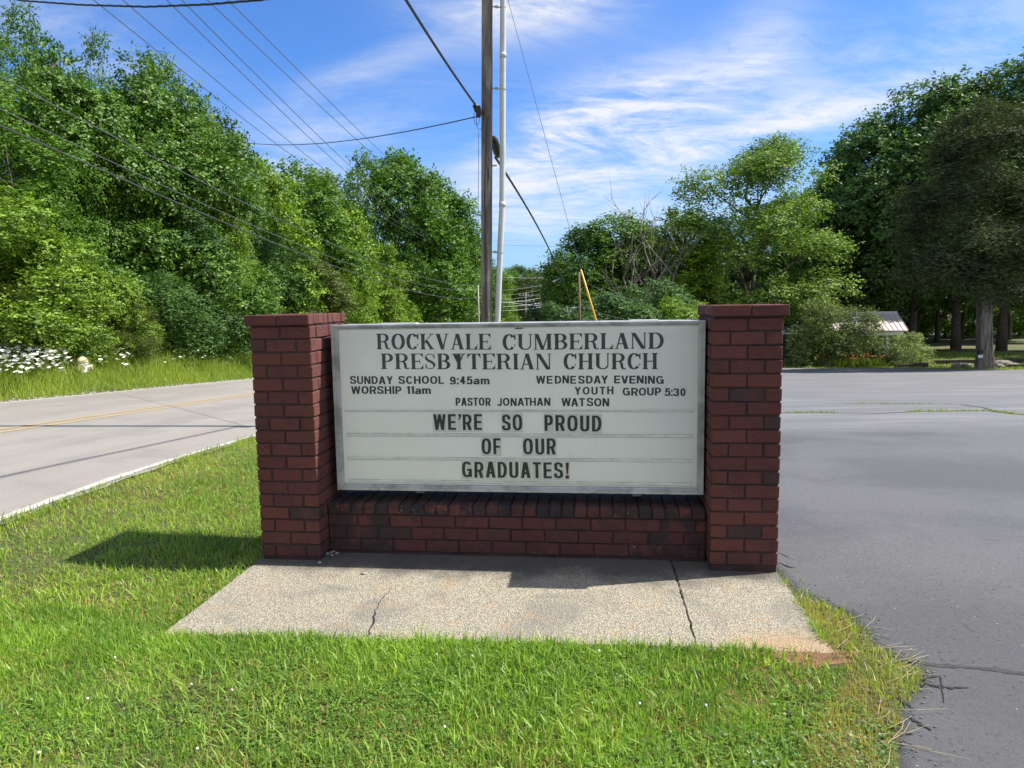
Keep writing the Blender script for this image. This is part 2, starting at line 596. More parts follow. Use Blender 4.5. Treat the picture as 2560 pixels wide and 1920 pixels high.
# parking lot asphalt (sealed) and road asphalt (chip seal)
m, nt, p = newmat('lot_asphalt')
v = objco(nt, True)
n1 = noise(nt, v, 160, 4, 0.75)
n2 = noise(nt, v, 0.5, 5, 0.6, 0.5)
n3 = noise(nt, v, 14, 5, 0.6)
mpl = N(nt, 'ShaderNodeMapping')
mpl.inputs['Scale'].default_value = (0.25, 1.5, 1)
L(nt, v, mpl.inputs[0])
n4 = noise(nt, mpl.outputs[0], 1.0, 6, 0.65, 0.3)
sx_ = N(nt, 'ShaderNodeSeparateXYZ')
L(nt, v, sx_.inputs[0])
old = mapr(nt, sx_.outputs[1], 10.8, 12.0)
c = mixc(nt, mapr(nt, n2, 0.38, 0.62), (0.092, 0.092, 0.095), (0.126, 0.126, 0.128))
c2 = mixc(nt, mapr(nt, n4, 0.42, 0.68), (0.145, 0.145, 0.147), (0.20, 0.20, 0.20))
c = mixc(nt, old, c, c2)
c = mixc(nt, mapr(nt, n3, 0.6, 0.8, 0, 0.3), c, (0.12, 0.12, 0.12))
c = mixc(nt, mapr(nt, noise(nt, v, 48, 4, 0.85), 0.5, 0.68, 0, 0.55), c, (0.025, 0.025, 0.025))
c = mixc(nt, mapr(nt, n1, 0.56, 0.75, 0, 0.45), c, (0.17, 0.165, 0.16))
wv = N(nt, 'ShaderNodeTexVoronoi', feature='F1')
wv.inputs['Scale'].default_value = 13
L(nt, v, wv.inputs[0])
c = mixc(nt, mapr(nt, wv.outputs['Distance'], 0.03, 0.06, 0.8, 0), c, (0.55, 0.55, 0.55))
wv2 = N(nt, 'ShaderNodeTexVoronoi', feature='F1')
wv2.inputs['Scale'].default_value = 17.3
L(nt, v, wv2.inputs[0])
c = mixc(nt, mapr(nt, wv2.outputs['Distance'], 0.07, 0.13, 0.85, 0), c, (0.025, 0.025, 0.026))
L(nt, c, p.inputs['Base Color'])
p.inputs['Roughness'].default_value = 0.75
p.inputs['Specular IOR Level'].default_value = 0.35
bump(nt, p, math_n(nt, 'ADD', n1, math_n(nt, 'MULTIPLY', n3, 0.5)), 0.008, 0.9)

m, nt, p = newmat('road_asphalt')
v = objco(nt, True)
n1 = noise(nt, v, 120, 4, 0.8)
mpl = N(nt, 'ShaderNodeMapping')
mpl.inputs['Rotation'].default_value = (0, 0, 0.06)
mpl.inputs['Scale'].default_value = (1.1, 0.08, 1)
L(nt, v, mpl.inputs[0])
n2 = noise(nt, mpl.outputs[0], 1.2, 4, 0.6)
n3 = noise(nt, v, 1.1, 5, 0.6)
c = mixc(nt, mapr(nt, n2, 0.35, 0.65), (0.225, 0.205, 0.18), (0.27, 0.247, 0.218))
c = mixc(nt, mapr(nt, n3, 0.45, 0.75, 0, 0.45), c, (0.15, 0.14, 0.135))
c = mixc(nt, mapr(nt, noise(nt, v, 38, 3, 0.8), 0.52, 0.7, 0, 0.4), c, (0.36, 0.33, 0.29))
c = mixc(nt, mapr(nt, n1, 0.5, 0.75, 0, 0.45), c, (0.09, 0.085, 0.08))
L(nt, c, p.inputs['Base Color'])
p.inputs['Roughness'].default_value = 0.8
bump(nt, p, n1, 0.005, 0.6)

for nm, col, th in (('line_white', (0.45, 0.43, 0.385), 0.58), ('line_yellow', (0.42, 0.29, 0.115), 0.54)):
    m, nt, p = newmat(nm)
    v = objco(nt, True)
    n1 = noise(nt, v, 40, 5, 0.75)
    c = mixc(nt, mapr(nt, n1, th - 0.08, th + 0.06, 0, 0.8), (*col, 1), (0.2, 0.185, 0.165))
    L(nt, c, p.inputs['Base Color'])
    p.inputs['Roughness'].default_value = 0.75

# soil and thatch under the lawn
m, nt, p = newmat('ground_soil')
v = objco(nt, True)
n1 = noise(nt, v, 45, 5, 0.7)
n2 = noise(nt, v, 1.3, 4, 0.6)
n3 = noise(nt, v, 0.25, 4, 0.6)
c = mixc(nt, mapr(nt, n1, 0.4, 0.62), (0.050, 0.060, 0.018), (0.15, 0.15, 0.05))
c = mixc(nt, mapr(nt, n2, 0.55, 0.75, 0, 0.6), c, (0.21, 0.165, 0.095))
c = mixc(nt, mapr(nt, n3, 0.4, 0.7, 0, 0.5), c, (0.05, 0.085, 0.02))
L(nt, c, p.inputs['Base Color'])
p.inputs['Roughness'].default_value = 0.95
bump(nt, p, n1, 0.03)

# sign cabinet aluminium with streaks
m, nt, p = newmat('aluminium')
v = objco(nt, True)
mpa = N(nt, 'ShaderNodeMapping')
mpa.inputs['Scale'].default_value = (2.0, 2.0, 2.0)
L(nt, v, mpa.inputs[0])
n1 = noise(nt, mpa.outputs[0], 3, 6, 0.65, 0.4)
n2 = noise(nt, v, 45, 4, 0.7)
c = mixc(nt, mapr(nt, n1, 0.4, 0.65), (0.50, 0.51, 0.50), (0.30, 0.305, 0.30))
c = mixc(nt, mapr(nt, n2, 0.58, 0.72, 0, 0.45), c, (0.17, 0.16, 0.15))
L(nt, c, p.inputs['Base Color'])
p.inputs['Metallic'].default_value = 0.35
p.inputs['Roughness'].default_value = 0.5

# translucent white sign face
m, nt, p = newmat('sign_face')
v = objco(nt, True)
n1 = noise(nt, v, 1.6, 5, 0.6, 0.6)
mpa = N(nt, 'ShaderNodeMapping')
mpa.inputs['Scale'].default_value = (6, 6, 0.7)
L(nt, v, mpa.inputs[0])
n2 = noise(nt, mpa.outputs[0], 3, 5, 0.7)
n3 = noise(nt, v, 60, 3, 0.7)
c = mixc(nt, mapr(nt, n1, 0.35, 0.7), (0.95, 0.93, 0.88), (0.90, 0.89, 0.83))
c = mixc(nt, mapr(nt, n2, 0.55, 0.75, 0, 0.4), c, (0.70, 0.72, 0.65))
c = mixc(nt, mapr(nt, n3, 0.66, 0.76, 0, 0.3), c, (0.4, 0.38, 0.33))
vs_ = N(nt, 'ShaderNodeTexVoronoi', feature='F1')
vs_.inputs['Scale'].default_value = 7
L(nt, v, vs_.inputs[0])
c = mixc(nt, mapr(nt, vs_.outputs['Distance'], 0.012, 0.035, 0.6, 0), c, (0.2, 0.19, 0.17))
n5 = noise(nt, v, 4.2, 6, 0.7, 1.2)
c = mixc(nt, mapr(nt, n5, 0.6, 0.78, 0, 0.3), c, (0.66, 0.66, 0.56))
L(nt, c, p.inputs['Base Color'])
p.inputs['Roughness'].default_value = 0.35
tr = nt.nodes.new('ShaderNodeBsdfTranslucent')
tr.inputs[0].default_value = (0.95, 0.95, 0.92, 1)
mx = nt.nodes.new('ShaderNodeMixShader')
mx.inputs[0].default_value = 0.5
L(nt, p.outputs[0], mx.inputs[1]); L(nt, tr.outputs[0], mx.inputs[2])
L(nt, mx.outputs[0], nt.nodes['Material Output'].inputs[0])
m, nt, p = newmat('back_face')
p.inputs['Base Color'].default_value = (0.9, 0.9, 0.88, 1)
tr = nt.nodes.new('ShaderNodeBsdfTranslucent')
tr.inputs[0].default_value = (0.96, 0.96, 0.94, 1)
mx = nt.nodes.new('ShaderNodeMixShader')
mx.inputs[0].default_value = 1.0  # fully translucent back, set so sunlight from behind brightens the sign face
L(nt, p.outputs[0], mx.inputs[1]); L(nt, tr.outputs[0], mx.inputs[2])
L(nt, mx.outputs[0], nt.nodes['Material Output'].inputs[0])
simple('tile_plastic', (0.74, 0.75, 0.70), 0.35)
simple('track_plastic', (0.76, 0.77, 0.71), 0.4, nscale=14, var=0.12, world_=True)
simple('track_dirt', (0.22, 0.22, 0.20), 0.7, nscale=30, var=0.5, world_=True)
simple('letter_black', (0.030, 0.038, 0.042), 0.4)
simple('letter_grey', (0.045, 0.052, 0.056), 0.45)
simple('letter_red', (0.09, 0.012, 0.013), 0.4)
m, nt, p = newmat('tile_clear')
tp = nt.nodes.new('ShaderNodeBsdfTransparent')
tp.inputs[0].default_value = (0.94, 0.95, 0.95, 1)
gl = nt.nodes.new('ShaderNodeBsdfGlossy')
gl.inputs['Roughness'].default_value = 0.12
mx = nt.nodes.new('ShaderNodeMixShader')
mx.inputs[0].default_value = 0.05
L(nt, tp.outputs[0], mx.inputs[1]); L(nt, gl.outputs[0], mx.inputs[2])
L(nt, mx.outputs[0], nt.nodes['Material Output'].inputs[0])
m, nt, p = newmat('cover_pane')
tp = nt.nodes.new('ShaderNodeBsdfTransparent')
tp.inputs[0].default_value = (1, 1, 1, 1)
gl = nt.nodes.new('ShaderNodeBsdfGlossy')
gl.inputs['Roughness'].default_value = 0.03
fr = nt.nodes.new('ShaderNodeFresnel')
fr.inputs[0].default_value = 1.22
mx = nt.nodes.new('ShaderNodeMixShader')
L(nt, fr.outputs[0], mx.inputs[0])
L(nt, tp.outputs[0], mx.inputs[1]); L(nt, gl.outputs[0], mx.inputs[2])
L(nt, mx.outputs[0], nt.nodes['Material Output'].inputs[0])

# ------------------------------------------------------------------ terrain, road, parking lot
def atz(px, py, z=0.0):
    d = RT * (px - 1280) / F_PX - UP * (py - 960) / F_PX + FW
    return np.array([0, 0, EYE]) + d * ((z - EYE) / d[2])


def road_x(off, y):      # off: metres left of the near white line
    return -3.90 + 0.060 * y - off


ROAD_W = 6.45
lotpx = [(1938, 1421), (1962, 1448), (2008, 1490), (2108, 1532), (2150, 1560), (2185, 1594), (2276, 1656), (2290, 1700), (2275, 1740), (2215, 1790), (2240, 1850), (2257, 1920)]
LB = [atz(*q) for q in lotpx]
LBy = [60, 48, 30, 20, 8, 5.2, 4.6] + [q[1] for q in LB] + [1.7, 0.5, -8]
LBx = [9.5, 7.6, 5.2, 4.0, 2.1, 1.64, 1.60] + [q[0] for q in LB] + [1.5, 1.4, 1.4]
_o = np.argsort(LBy)
LBy = np.array(LBy)[_o]; LBx = np.array(LBx)[_o]
_jn = RG.normal(0, 1, 400)


def lot_left(y):
    y = np.asarray(y, float)
    j = np.interp(y * 14 % 390, np.arange(400), _jn) * 0.022 + np.interp(y * 5 % 390, np.arange(400), _jn[::-1]) * 0.03
    j = j * np.where((y > 4.0) & (y < 5.4), 0.15, 1)
    return np.interp(y, LBy, LBx) + j


def lot_far(x):
    return np.interp(x, [5, 18, 22, 27, 29.5, 40, 70], [56, 53, 50.5, 48, 42.5, 38.5, 36])


def in_lot(x, y, m=0.0):
    return (x > lot_left(y) + m) & (y < lot_far(x) - m) & (x < 70 - m)


def in_road(x, y, m=0.0):
    return (x < road_x(-0.08, y) - m) & (x > road_x(ROAD_W + 0.15, y) + m)


def grid(xs, ys, zf, name, mat, kind='structure'):
    X, Y = np.meshgrid(xs, ys)
    Z = zf(X, Y)
    V = np.stack([X, Y, Z], -1).reshape(-1, 3)
    nx, ny = len(xs), len(ys)
    i = (np.arange(ny - 1)[:, None] * nx + np.arange(nx - 1)[None]).ravel()
    Fq = np.stack([i, i + 1, i + nx + 1, i + nx], 1)
    o = link(name, np_mesh(name, V, Fq, smooth=True), mat)
    tag(o, kind=kind)
    return o


xs = np.unique(np.concatenate([np.linspace(-600, -60, 24), np.linspace(-60, -14, 60), np.linspace(-14, -4.6, 48), np.linspace(-4.6, 3, 153), np.linspace(3, 12, 46), np.linspace(12, 60, 70), np.linspace(60, 600, 24)]))
ys = np.unique(np.concatenate([np.linspace(-200, -5, 12), np.linspace(-5, 1.5, 22), np.linspace(1.5, 7, 110), np.linspace(7, 20, 80), np.linspace(20, 90, 140), np.linspace(90, 900, 40)]))


def gz(X, Y):
    Z = hgt(X, Y)
    Z = Z + 0.012 * np.sin(X * 2.1 + 1.3) * np.sin(Y * 1.7) * (Y < 30)
    Z = Z - 0.07 * in_lot(X, Y, 0.05) - 0.07 * in_road(X, Y, 0.05)
    # verge bank beyond the road
    d = road_x(ROAD_W + 0.4, Y) - X
    Z = Z + np.clip(d / 4.0, 0, 1) * 0.5
    Z = Z + np.clip((d - 4.0) / 12.0, 0, 1) * 1.0
    return Z


grid(xs, ys, gz, 'ground', MAT['ground_soil'])

ry = np.concatenate([np.linspace(-10, 12, 60), np.linspace(12.5, 60, 90), np.linspace(62, 240, 60)])


def strip(name, off0, off1, lift, mat, nx=2, jag=0.0, kind='structure', ys_=ry):
    V = []
    for y in ys_:
        for k in range(nx):
            o = off0 + (off1 - off0) * k / (nx - 1)
            if jag and k in (0, nx - 1):
                o += rnd.gauss(0, jag)
            x = float(road_x(o, y))
            V.append((x, y, H1(x, y) + lift))
    i = (np.arange(len(ys_) - 1)[:, None] * nx + np.arange(nx - 1)[None]).ravel()
    Fq = np.stack([i, i + nx, i + nx + 1, i + 1], 1)
    o = link(name, np_mesh(name, V, Fq, smooth=True), mat)
    return tag(o, kind=kind)


strip('road', -0.10, ROAD_W + 0.18, 0.020, MAT['road_asphalt'], 9, 0.012)
fine_y = np.concatenate([np.linspace(1, 14, 180), np.linspace(14.2, 60, 160), np.linspace(61, 240, 60)])
strip('edge_line', -0.045, 0.03, 0.0245, MAT['line_white'], 2, 0.006, ys_=fine_y)
strip('edge_line', ROAD_W - 0.05, ROAD_W + 0.06, 0.0245, MAT['line_white'], 2, 0.006, ys_=fine_y)
strip('centre_line', 3.12, 3.22, 0.0245, MAT['line_yellow'], 2, 0.004, ys_=fine_y)
strip('centre_line', 3.37, 3.47, 0.0245, MAT['line_yellow'], 2, 0.004, ys_=fine_y)
# loose gravel shoulder on the far side
g = MB()
for k in range(700):
    y = rnd.uniform(8, 42)
    x = float(road_x(ROAD_W + 0.16 + abs(rnd.gauss(0, .16)), y))
    g.ball((x, y, H1(x, y) + 0.02), rnd.uniform(.012, .035), (1, 1, .6), 4, 3, .2)
tag(g.build('shoulder_gravel', MAT['gravel_mat']), 'strip of pale loose gravel along the far edge of the road', 'gravel', kind='stuff')

# lot surface
sy = np.concatenate([np.linspace(-8, 1.4, 20), np.linspace(1.42, 5.6, 260), np.linspace(5.7, 20, 90), np.linspace(20.5, 55, 60)])
V = []
cols = np.concatenate([[0, .03, .08, .2, .4], np.linspace(.8, 12, 24), np.linspace(13, 60, 30)])
nC = len(cols)
for y in sy:
    xl = float(lot_left(y))
    for cidx, c_ in enumerate(cols):
        x = xl + c_
        yy = min(y, float(lot_far(x)) + 0.08 * math.sin(x * 1.7))
        z = H1(x, yy) + (0.016 if cidx > 0 else -0.02)
        V.append((x, yy, z))
i = (np.arange(len(sy) - 1)[:, None] * nC + np.arange(nC - 1)[None]).ravel()
tag(link('parking_lot', np_mesh('parking_lot', V, np.stack([i, i + 1, i + nC + 1, i + nC], 1), smooth=True), MAT['lot_asphalt']), kind='structure')


def ribbon(name, pts, widths, lift, mat, jag=0.3, kind='stuff', label=None, cat=None, sub=6):
    """thin uneven band lying on the ground along pts (world x, y)"""
    P = []
    Wd = []
    for a in range(len(pts) - 1):
        for s in range(sub):
            t = s / sub
            P.append((pts[a][0] * (1 - t) + pts[a + 1][0] * t, pts[a][1] * (1 - t) + pts[a + 1][1] * t))
            Wd.append(widths[a] * (1 - t) + widths[a + 1] * t)
    P.append(pts[-1][:2]); Wd.append(widths[-1])
    V = []
    for k, (x, y) in enumerate(P):
        a = P[max(k - 1, 0)]; b = P[min(k + 1, len(P) - 1)]
        d = np.array([b[0] - a[0], b[1] - a[1]]); d /= np.linalg.norm(d) + 1e-9
        n = np.array([-d[1], d[0]])
        w0 = Wd[k] * (0.5 + rnd.uniform(-jag, jag)); w1 = Wd[k] * (0.5 + rnd.uniform(-jag, jag))
        off = rnd.uniform(-jag, jag) * Wd[k] * 0.5
        for s in (1, -1):
            q = np.array([x, y]) + n * (s * (w0 if s > 0 else w1) + off)
            V.append((q[0], q[1], lift(q[0], q[1]) if callable(lift) else lift))
    i = np.arange(len(P) - 1) * 2
    o = link(name, np_mesh(name, V, np.stack([i, i + 1, i + 3, i + 2], 1)), mat)
    return tag(o, label, cat, kind=kind)


lotz = lambda x, y: H1(x, y) + 0.0215
simple('seam_black', (0.032, 0.031, 0.031), 0.85, nscale=25, var=0.5, world_=True)
q = [atz(*p_)[:2] for p_ in [(2270, 1650), (2340, 1663), (2420, 1668), (2500, 1677), (2600, 1692), (2720, 1715)]]
ribbon('seal_band', q, [.03, .036, .026, .03, .028, .03], lambda x, y: H1(x, y) + .018, MAT['seam_black'], .22, 'structure')
for pts, w in [([(2104, 1536), (2130, 1545), (2150, 1566), (2170, 1580)], .012), ([(2290, 1705), (2330, 1715), (2370, 1722), (2424, 1722)], .014),
               ([(2245, 1745), (2270, 1765), (2290, 1780)], .012), ([(2270, 1795), (2300, 1815), (2330, 1832)], .016), ([(2215, 1800), (2240, 1830), (2285, 1842)], .018),
               ([(1948, 1398), (1975, 1410), (1990, 1412)], .014), ([(1946, 1372), (1960, 1378), (1978, 1388)], .009), ([(2200, 1590), (2225, 1597)], .012),
               ([(2395, 1548), (2430, 1575), (2440, 1580)], .003), ([(2300, 1700), (2350, 1690), (2360, 1760)], .010)]:
    ribbon('asphalt_crack', [atz(*p_)[:2] for p_ in pts], [w * .5] + [w] * (len(pts) - 2) + [w * .2], lambda x, y: H1(x, y) + 0.0195, MAT['crack_dark'], .45, 'structure', sub=7)


def onlot(px, py):
    Y = 10.0
    for _ in range(40):
        p = at(px, py, Y)
        e = p[2] - H1(p[0], Y)
        d = RT * (px - 1280) / F_PX - UP * (py - 960) / F_PX + FW
        slope = d[2] / d[1] + 0.073
        Y = Y - e / slope * 0.8
        Y = min(max(Y, 1.5), 120)
    p = at(px, py, Y)
    return p[0], p[1]


crack1 = [onlot(*p_) for p_ in [(1930, 1034), (2040, 1034), (2190, 1036), (2300, 1031), (2400, 1030), (2470, 1029), (2530, 1037), (2620, 1044)]]
crack2 = [onlot(*p_) for p_ in [(1930, 1009), (2080, 1010), (2200, 1011), (2330, 1012), (2400, 1013), (2450, 1020), (2480, 1027)]]
for cr in (crack1, crack2):
    ribbon('asphalt_crack', cr, [.05] * len(cr), lotz, MAT['crack_dark'], .3, 'structure')

# ------------------------------------------------------------------ concrete pad under the sign
OX, OY, YAW = -1.60946, 4.53168, -0.11626
CU, SU = math.cos(YAW), math.sin(YAW)


def loc2w(u, v):
    return OX + u * CU - v * SU, OY + u * SU + v * CU


def w2loc(x, y):
    a, b = np.asarray(x) - OX, np.asarray(y) - OY
    return a * CU + b * SU, -a * SU + b * CU


def slab_mesh(outline, z0, z1, jag, bev=0.008):
    pts = []
    for k in range(len(outline)):
        a, b = outline[k], outline[(k + 1) % len(outline)]
        n = max(2, int(math.dist(a, b) / 0.035))
        for s in range(n):
            t = s / n
            jx, jy = (rnd.gauss(0, jag), rnd.gauss(0, jag)) if s else (0, 0)
            pts.append((a[0] + (b[0] - a[0]) * t + jx, a[1] + (b[1] - a[1]) * t + jy))
    cxm = sum(p[0] for p in pts) / len(pts); cym = sum(p[1] for p in pts) / len(pts)
    n = len(pts)
    V = [(x, y, z0) for x, y in pts] + [(x, y, z1 - bev) for x, y in pts]
    for x, y in pts:
        dx_, dy_ = cxm - x, cym - y
        d = math.hypot(dx_, dy_)
        V.append((x + dx_ / d * bev, y + dy_ / d * bev, z1))
    Fs = []
    for k in range(n):
        k2 = (k + 1) % n
        Fs += [(k, k2, n + k2, n + k), (n + k, n + k2, 2 * n + k2, 2 * n + k)]
    Fs.append(tuple(range(2 * n, 3 * n)))
    m_ = bpy.data.meshes.new('slab')
    m_.from_pydata(V, [], Fs)
    m_.update()
    return m_


pad = tag(empty('concrete_pad', (OX, OY, 0), YAW), kind='structure')
link('slab', slab_mesh([(-0.02, -1.065), (2.5775, -1.0), (2.572, 0.8), (-0.02, 0.8)], -0.12, 0, 0.0024), MAT['concrete'], pad)
link('slab', slab_mesh([(2.584, -1.0), (3.195, -1.0), (3.165, 0.8), (2.577, 0.8)], -0.12, -0.004, 0.0024), MAT['concrete'], pad)
ck = [w2loc(*atz(*p_)[:2]) for p_ in [(918, 1592), (930, 1560), (938, 1530), (946, 1508), (960, 1490), (976, 1475), (974, 1468)]]
jp = MB()
V = []
cp = []
for a, b in zip(ck[:-1], ck[1:]):
    for s in range(5):
        t = s / 5
        cp.append((a[0] + (b[0] - a[0]) * t + rnd.gauss(0, .006), a[1] + (b[1] - a[1]) * t))
for k, (x, y) in enumerate(cp):
    w = 0.0042 * (1 - k / len(cp)) * rnd.uniform(.4, 1.7) + 0.0006
    V += [(x - w, y, 0.0015), (x + w, y, 0.0015)]
i = np.arange(len(cp) - 1) * 2
link('crack', np_mesh('crack', V, np.stack([i, i + 1, i + 3, i + 2], 1)), MAT['crack_dark'], pad)
# pebbles by the foot of the left pillar and chips lying on the pad
for k, (px, py) in enumerate([(818, 1383), (828, 1380), (835, 1376), (842, 1381), (830, 1387), (800, 1405), (908, 1432)]):
    w_ = atz(px, py, 0.01)
    b_ = MB().ball((0, 0, 0), rnd.uniform(.008, .014), (1.2, 1, .7), 6, 4, .25)
    o = b_.build('pebble', MAT['gravel_mat'], None, False, (w_[0], w_[1], 0.007))
    tag(o, 'small pale pebble at the foot of the left brick pillar' if k < 5 else 'pale stone chip in the shade in front of the left brick pillar' if k == 5 else 'pale stone chip lying alone on the sunlit concrete pad', 'pebble', 'pebbles on the concrete pad')

# ------------------------------------------------------------------ brickwork
CS, JT, BH = 0.0813, 0.0105, 0.0708
_bm = {}


def brick_mesh(lx, ly, lz, var):
    key = (round(lx, 4), round(ly, 4), round(lz, 4), var)
    if key not in _bm:
        m_ = MB().cham(-lx / 2, -ly / 2, -lz / 2, lx / 2, ly / 2, lz / 2, 0.0035, 0.0013).mesh('brick')
        m_.materials.append(MAT['brick'])
        _bm[key] = m_
    return _bm[key]


def put_brick(par, x0, x1, y0, y1, z0, lz, grime=0.0, jit=0.0012):
    o = bpy.data.objects.new('brick', brick_mesh(x1 - x0, y1 - y0, lz, rnd.randrange(3)))
    o.parent = par
    o.location = ((x0 + x1) / 2 + rnd.gauss(0, jit), (y0 + y1) / 2 + rnd.gauss(0, jit), z0 + lz / 2 + rnd.gauss(0, .0008))
    o.rotation_euler = (rnd.gauss(0, .004), rnd.gauss(0, .004), rnd.gauss(0, .004))
    o['grime'] = float(grime)
    COL.objects.link(o)
    return o


PW, PD, BW = 0.387, 0.62, 0.090


def pillar(u0, zb, ovl, ovr, label):
    x, y = loc2w(u0, 0)
    r = tag(empty('brick_pillar', (x, y, zb), YAW), label, 'brick pillar', 'brick pillars at the ends of the church sign')
    rc = 0.0065
    MB().box(rc, rc, -0.12, PW - rc, PD - rc, 18 * CS - 0.002).build('mortar', MAT['mortar'], r)
    for c_ in range(18):
        z = c_ * CS + JT * 0.5
        g_ = 0.35 if c_ < 1 else (0.12 if c_ < 2 else 0.0)
        if c_ % 2 == 1:      # two stretchers across the face
            h_ = (PW - JT) / 2
            for y0, y1 in ((0, BW), (PD - BW, PD)):
                put_brick(r, 0, h_, y0, y1, z, BH, g_)
                put_brick(r, h_ + JT, PW, y0, y1, z, BH, g_)
            ls = (PD - 2 * BW - 3 * JT) / 2
            for k in range(2):
                ya = BW + JT + k * (ls + JT)
                put_brick(r, 0, BW, ya, ya + ls, z, BH, g_)
                put_brick(r, PW - BW, PW, ya, ya + ls, z, BH, g_)
        else:
            put_brick(r, BW + JT, PW - BW - JT, 0, BW, z, BH, g_)
            put_brick(r, BW + JT, PW - BW - JT, PD - BW, PD, z, BH, g_)
            ls = (PD - 2 * JT) / 3
            for k in range(3):
                ya = k * (ls + JT)
                gg = 0.3 if rnd.random() < .5 else g_
                put_brick(r, 0, BW, ya, ya + ls, z, BH, max(g_, gg if k == 0 else 0))
                put_brick(r, PW - BW, PW, ya, ya + ls, z, BH, g_)
    z = 18 * CS + 0.006
    MB().box(-ovl + .006, -0.014, z - .0065, PW + ovr - .006, PD + 0.014, z + 0.056).build('mortar', MAT['mortar'], r)
    n = 8
    wy = (PD + 0.04) / n
    xm = (PW + ovr - ovl) / 2
    for k in range(n):
        ya = -0.02 + k * wy
        put_brick(r, -ovl, xm - .004, ya, ya + wy - .006, z, 0.061, 0)
        put_brick(r, xm + .004, PW + ovr, ya, ya + wy - .006, z, 0.061, 0)
    return r


pl = pillar(0.0, 0.018, 0.026, 0.0, 'left brick pillar of the church sign, nearer the road, its inner side partly sunlit')
pr = pillar(3.17263 - PW, 0.034, 0.0, 0.026, 'right brick pillar of the church sign, standing at the edge of the parking lot')

lw0, lw1 = PW + 0.006, 3.17263 - PW - 0.006
wx, wy_ = loc2w(0, 0)
lw = tag(empty('brick_wall', (wx, wy_, 0.02), YAW), 'low dark brick wall with a header course on top, between the two pillars under the sign', 'brick wall')
WF, WD = 0.15, 0.38
MB().box(lw0, WF + .007, -.1, lw1, WF + WD - .007, 3 * CS + .002).build('mortar', MAT['mortar'], lw)
for c_ in range(3):
    z = c_ * CS + JT * .5 - .004
    for y0, y1 in ((WF, WF + BW), (WF + WD - BW, WF + WD)):
        x = lw0 - (0.0, 0.095, 0.02)[c_]
        while x < lw1 - .02:
            xa, xb = max(x, lw0), min(x + 0.2045, lw1)
            if xb - xa > .03:
                d = min(xa - lw0, lw1 - xb)
                put_brick(lw, xa, xb, y0, y1, z, BH, (0.8 if d < .2 else 0.28) if c_ else (.85 if d < .3 else .4))
            x += 0.2045 + JT * 0.9
n = 30
hw = (lw1 - lw0) / n
z = 3 * CS + 0.001
MB().box(lw0, WF + .001, z - .002, lw1, WF + WD - .006, z + .052).build('mortar', MAT['mortar'], lw)
for k in range(n):
    xa = lw0 + k * hw
    o = put_brick(lw, xa, xa + hw - .0085, WF - .008, WF + WD, z, 0.0625, rnd.choice([.45, .8, 1.0, 1.0, .7]), .002)

# ------------------------------------------------------------------ sign cabinet
SB = 0.20
X0, X1, Z0, Z1 = 0.440, 2.772, 0.4045, 1.4755
sg = tag(empty('sign_cabinet', (wx, wy_, 0), YAW), 'white church sign with black letters in an aluminium frame, set between two brick pillars', 'sign')
cb = MB()
ya_, yb_ = SB + .03, SB + .33
cb.box(X0 + .004, ya_, Z0 + .004, X0 + .008, yb_, Z1 - .004).box(X1 - .008, ya_, Z0 + .004, X1 - .004, yb_, Z1 - .004)
cb.box(X0 + .008, ya_, Z0 + .004, X1 - .008, yb_, Z0 + .008).box(X0 + .008, ya_, Z1 - .008, X1 - .008, yb_, Z1 - .004)
cb.build('cabinet', MAT['aluminium'], sg)
li_ = MB()
li_.box(X0 + .009, ya_, Z0 + .009, X0 + .012, yb_ - .01, Z1 - .009).box(X1 - .012, ya_, Z0 + .009, X1 - .009, yb_ - .01, Z1 - .009)
li_.box(X0 + .012, ya_, Z0 + .009, X1 - .012, yb_ - .01, Z0 + .012).box(X0 + .012, ya_, Z1 - .012, X1 - .012, yb_ - .01, Z1 - .009)
li_.build('bounce_liner', MAT['white_enamel'], sg)  # unseen white lining, added to bounce light onto the sign face
MB().box(X0 + .03, yb_ - .008, Z0 + .02, X1 - .02, yb_ - .003, Z1 - .018).build('back_panel', MAT['back_face'], sg)
bf = MB()
bf.box(X0 + .002, yb_ - .002, Z0 + .002, X0 + .045, yb_ + .012, Z1 - .002).box(X1 - .045, yb_ - .002, Z0 + .002, X1 - .002, yb_ + .012, Z1 - .002)
bf.box(X0 + .046, yb_ - .002, Z0 + .002, X1 - .046, yb_ + .012, Z0 + .042).box(X0 + .046, yb_ - .002, Z1 - .03, X1 - .046, yb_ + .012, Z1 - .002)
bf.build('frame_rail', MAT['aluminium'], sg)
ix0, ix1, iz0, iz1 = X0 + .046, X1 - .040, Z0 + .040, Z1 - .027
prof = [(0.0, 0.03), (0.0, 0.002), (0.05, 0.0), (0.45, 0.0), (0.47, 0.004), (0.55, 0.004), (0.58, 0.0), (0.68, 0.001), (0.71, 0.005), (0.80, 0.005), (0.84, 0.002), (0.93, 0.004), (1.0, 0.013), (1.0, 0.022)]


def frame_rail(side):
    V, Fs = [], []
    for end in (0, 1):
        for t, y in prof:
            xl, xr = X0 + t * (ix0 - X0), X1 + t * (ix1 - X1)
            zl, zh = Z0 + t * (iz0 - Z0), Z1 + t * (iz1 - Z1)
            if side == 'top': V.append(((xl, xr)[end], SB + y, zh))
            if side == 'bottom': V.append(((xl, xr)[end], SB + y, zl))
            if side == 'left': V.append((xl, SB + y, (zl, zh)[end]))
            if side == 'right': V.append((xr, SB + y, (zl, zh)[end]))
    n = len(prof)
    for k in range(n - 1):
        Fs.append((k, k + 1, n + k + 1, n + k))
    m_ = bpy.data.meshes.new('frame_rail')
    m_.from_pydata(V, [], Fs)
    link('frame_rail', m_, MAT['aluminium'], sg)


